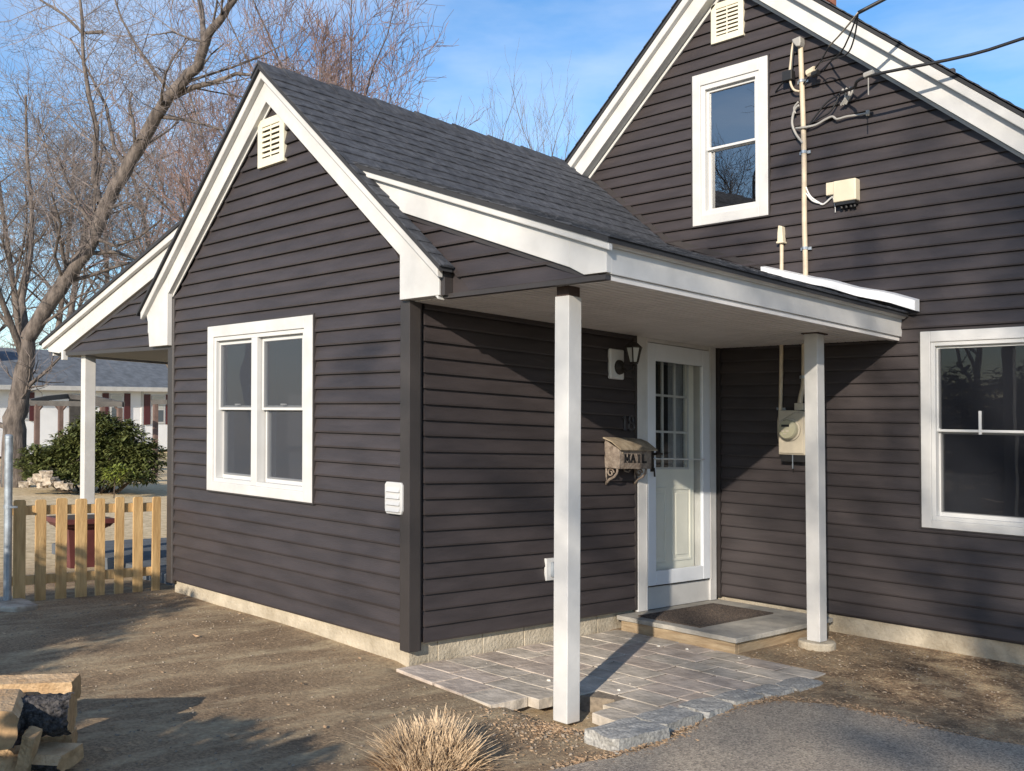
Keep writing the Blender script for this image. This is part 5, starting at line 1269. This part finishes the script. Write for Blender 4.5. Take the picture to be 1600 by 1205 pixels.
# stones at the foot of the rhododendron
rng = random.Random(12)
rocks = [(52,752,.16,'grey stone left end of the row under the rhododendron'),(62,746,.18,'tall stone second from the left under the rhododendron'),(72,741,.17,'pale upright stone highest in the row under the rhododendron'),(80,752,.20,'wide stone at the middle of the row under the rhododendron'),(92,757,.16,'low stone right of the wide stone under the rhododendron'),(104,760,.16,'flat stone beside the porch post under the rhododendron'),(38,757,.15,'low stone nearest the tree trunk'),(66,758,.14,'small stone in front of the tall ones')]
for i, (px, py, s_, lb) in enumerate(rocks):
    p = at(px, py, 19.9); b = rough_block((0,0,0), s_*1.3, s_, s_*.8, i*.7, 40+i, s_*.10); b.house = False
    gzv = gz(p.x, p.y); lift = p.z; b.v = [(x+p.x, y+p.y, z+max(gzv+s_*.2, p.z)) for x, y, z in b.v]
    single('field_stone', b, M['rock'], lb, 'stone', (p.x, p.y, max(gzv, p.z-s_*.4)), 'stones edging the rhododendron bed')
# evergreen shrubs added out of view to shade the left yard and foreground
def evergreen(x, y, h, rad, seed, lb):
    z = gz(x, y); t = thing('added_shrub', lb, 'shrub', (x, y, z), 'added evergreens that shade the yard')
    r = random.Random(seed); bl = [((x+r.uniform(-.3,.3)*rad, y+r.uniform(-.3,.3)*rad, z+h*f_), rad*(1.05-.45*f_), 1.0) for f_ in (.2,.38,.55,.7,.82)]
    part('foliage', leaf_cloud(1500, bl, .16, seed), M['shade_leaf'], t, fix=False)
    s_ = MB(False); s_.tube([(x,y,z-.1),(x,y,z+h*.85)], [.06,.02], 6); part('stem', s_, M['stem'], t, fix=False)
for a in [(2.55,-4.75,1.26,.42,50,'low rounded evergreen shrub beside the viewer'),(2.05,-5.05,1.30,.42,51,'low rounded evergreen shrub left of the viewer'),(1.45,-5.4,1.26,.42,57,'low rounded evergreen shrub farther left of the viewer'),
          (.25,-6.1,1.87,.68,52,'evergreen shrub nearest the viewer in the row by the fence'),(-.55,-5.45,1.92,.68,55,'second evergreen shrub in the row by the fence'),(-1.25,-4.85,1.92,.68,56,'third evergreen shrub in the row by the fence'),(-.05,-6.9,1.9,.6,53,'evergreen shrub standing behind the row by the fence')]:
    evergreen(*a)

# ------------------------------------------------------------------ ranch house across the yard
FW2 = Vector((FW.x, FW.y, 0)).normalized(); RA = R_(35)
RD = FW2*math.cos(RA)+RT*math.sin(RA); RN = RT*math.cos(RA)-FW2*math.sin(RA)     # along the facade, and out of it
RP0 = Vector((CAM.x, CAM.y, 0))+FW2*38+RT*(-19.7)
def rp_(sd, o, z): v = RP0+RD*sd+RN*o; return (v.x, v.y, z)
def spx(px):          # station on the facade that meets this image column
    t = (px-800)/FPX; return (t*38+19.7)/(math.sin(RA)-t*math.cos(RA))
ranch = thing('ranch_house', 'long low white ranch house with grey roof across the back yard', 'house', rp_(4, -3.5, -.05))
s0_, s1_ = -11, 16; ez_, gz_ = 2.28, -.45
b = MB(False); b.loft([rp_(s0_,0,gz_), rp_(s1_,0,gz_), rp_(s1_,-7,gz_), rp_(s0_,-7,gz_)], [rp_(s0_,0,ez_), rp_(s1_,0,ez_), rp_(s1_,-7,ez_), rp_(s0_,-7,ez_)]); part('wall', b, M['ranch_white'], ranch)
b = MB(False); zr = 3.95
b.loft([rp_(s0_-.4,.45,ez_), rp_(s0_-.4,-3.5,zr), rp_(s0_-.4,-7.45,ez_)], [rp_(s1_+.4,.45,ez_), rp_(s1_+.4,-3.5,zr), rp_(s1_+.4,-7.45,ez_)])
rr_ = part('roof', b, M['ranch_roof'], ranch)
def rbox(name, sA, sB, z0, z1, o0, o1, mt, par):
    b = MB(False); b.loft([rp_(sA,o0,z0), rp_(sB,o0,z0), rp_(sB,o1,z0), rp_(sA,o1,z0)], [rp_(sA,o0,z1), rp_(sB,o0,z1), rp_(sB,o1,z1), rp_(sA,o1,z1)]); return part(name, b, mt, par)
rbox('gutter', s0_-.4, s1_+.4, ez_-.16, ez_+.02, .40, .50, M['white'], rr_)
for (pa, pb, za_, zb_) in ((160,203,.95,1.98),(225,268,.72,1.95),(20,53,.95,1.98)):
    sA, sB = spx(pa), spx(pb); w_ = (sB-sA)*.21
    rbox('shutter', sA, sA+w_, za_-.05, zb_+.05, .0, .05, M['shutter'], ranch); rbox('shutter', sB-w_, sB, za_-.05, zb_+.05, .0, .05, M['shutter'], ranch)
    wn = rbox('window', sA+w_*1.25, sB-w_*1.25, za_, zb_, .0, .04, M['white_vinyl'], ranch); mid = (za_+zb_)/2
    rbox('pane', sA+w_*1.5, sB-w_*1.5, za_+.07, mid-.03, .04, .045, mat('ranch_pane', (.10,.12,.14), .1), wn); rbox('pane', sA+w_*1.5, sB-w_*1.5, mid+.03, zb_-.07, .04, .045, M['lens'], wn)
rbox('door', spx(108), spx(126), -.25, 1.95, .0, .05, M['pergola_dark'], ranch)
rbox('corner_board', spx(222)-.05, spx(222)+.05, gz_, ez_-.02, .0, .03, M['white_vinyl'], ranch)
cq = rp_(spx(4), -2.2, 0); b = MB(False); b.box(cq[0]-.35,cq[0]+.35,cq[1]-.35,cq[1]+.35,2.6,4.5); part('chimney', b, M['brick'], rr_)
# pergola in front of it
PD = 27.0
pg = thing('pergola', 'weathered brown pergola frame standing in front of the white ranch house', 'pergola', tuple(at(110, 690, PD)))
tops = []
for (px, dp, pt, pbm) in ((58,27,632,694),(95,29,632,692),(160,29,636,690),(187,27,638,690),(243,29,632,690)):
    a_, b_ = at(px, pt, dp), at(px, pbm, dp); b_.z = gz(b_.x, b_.y)
    k_ = MB(False); k_.box(a_.x-.06,a_.x+.06,a_.y-.06,a_.y+.06,b_.z-.1,a_.z); part('post', k_, M['pergola'], pg); tops.append(a_)
def beam(p, q, h=.07, w_=.05):
    k_ = MB(False); d_ = (q-p); s_ = Vector((-d_.y, d_.x, 0)).normalized()*w_
    k_.loft([tuple(p+s_), tuple(p-s_), tuple(p-s_+Vector((0,0,h*2))), tuple(p+s_+Vector((0,0,h*2)))], [tuple(q+s_), tuple(q-s_), tuple(q-s_+Vector((0,0,h*2))), tuple(q+s_+Vector((0,0,h*2)))]); part('beam', k_, M['pergola_dark'], pg)
beam(at(45,632,27), at(75,626,28)); beam(at(75,626,28), at(105,623,29)); beam(at(105,623,29), at(150,627,29)); beam(at(150,627,29), at(192,636,27)); beam(at(48,634,27), at(192,636,27)); beam(at(150,628,29), at(172,631,28.2)); beam(at(237,632,29), at(262,632,29))
for (px, dp, s_) in ((58,27,1),(95,29,-1),(95,29,1),(187,27,-1)): 
    p = at(px, 644, dp); q = at(px+8*s_, 634, dp); k_ = MB(False); k_.tube([p, q], .035, 4); part('brace', k_, M['pergola'], pg)
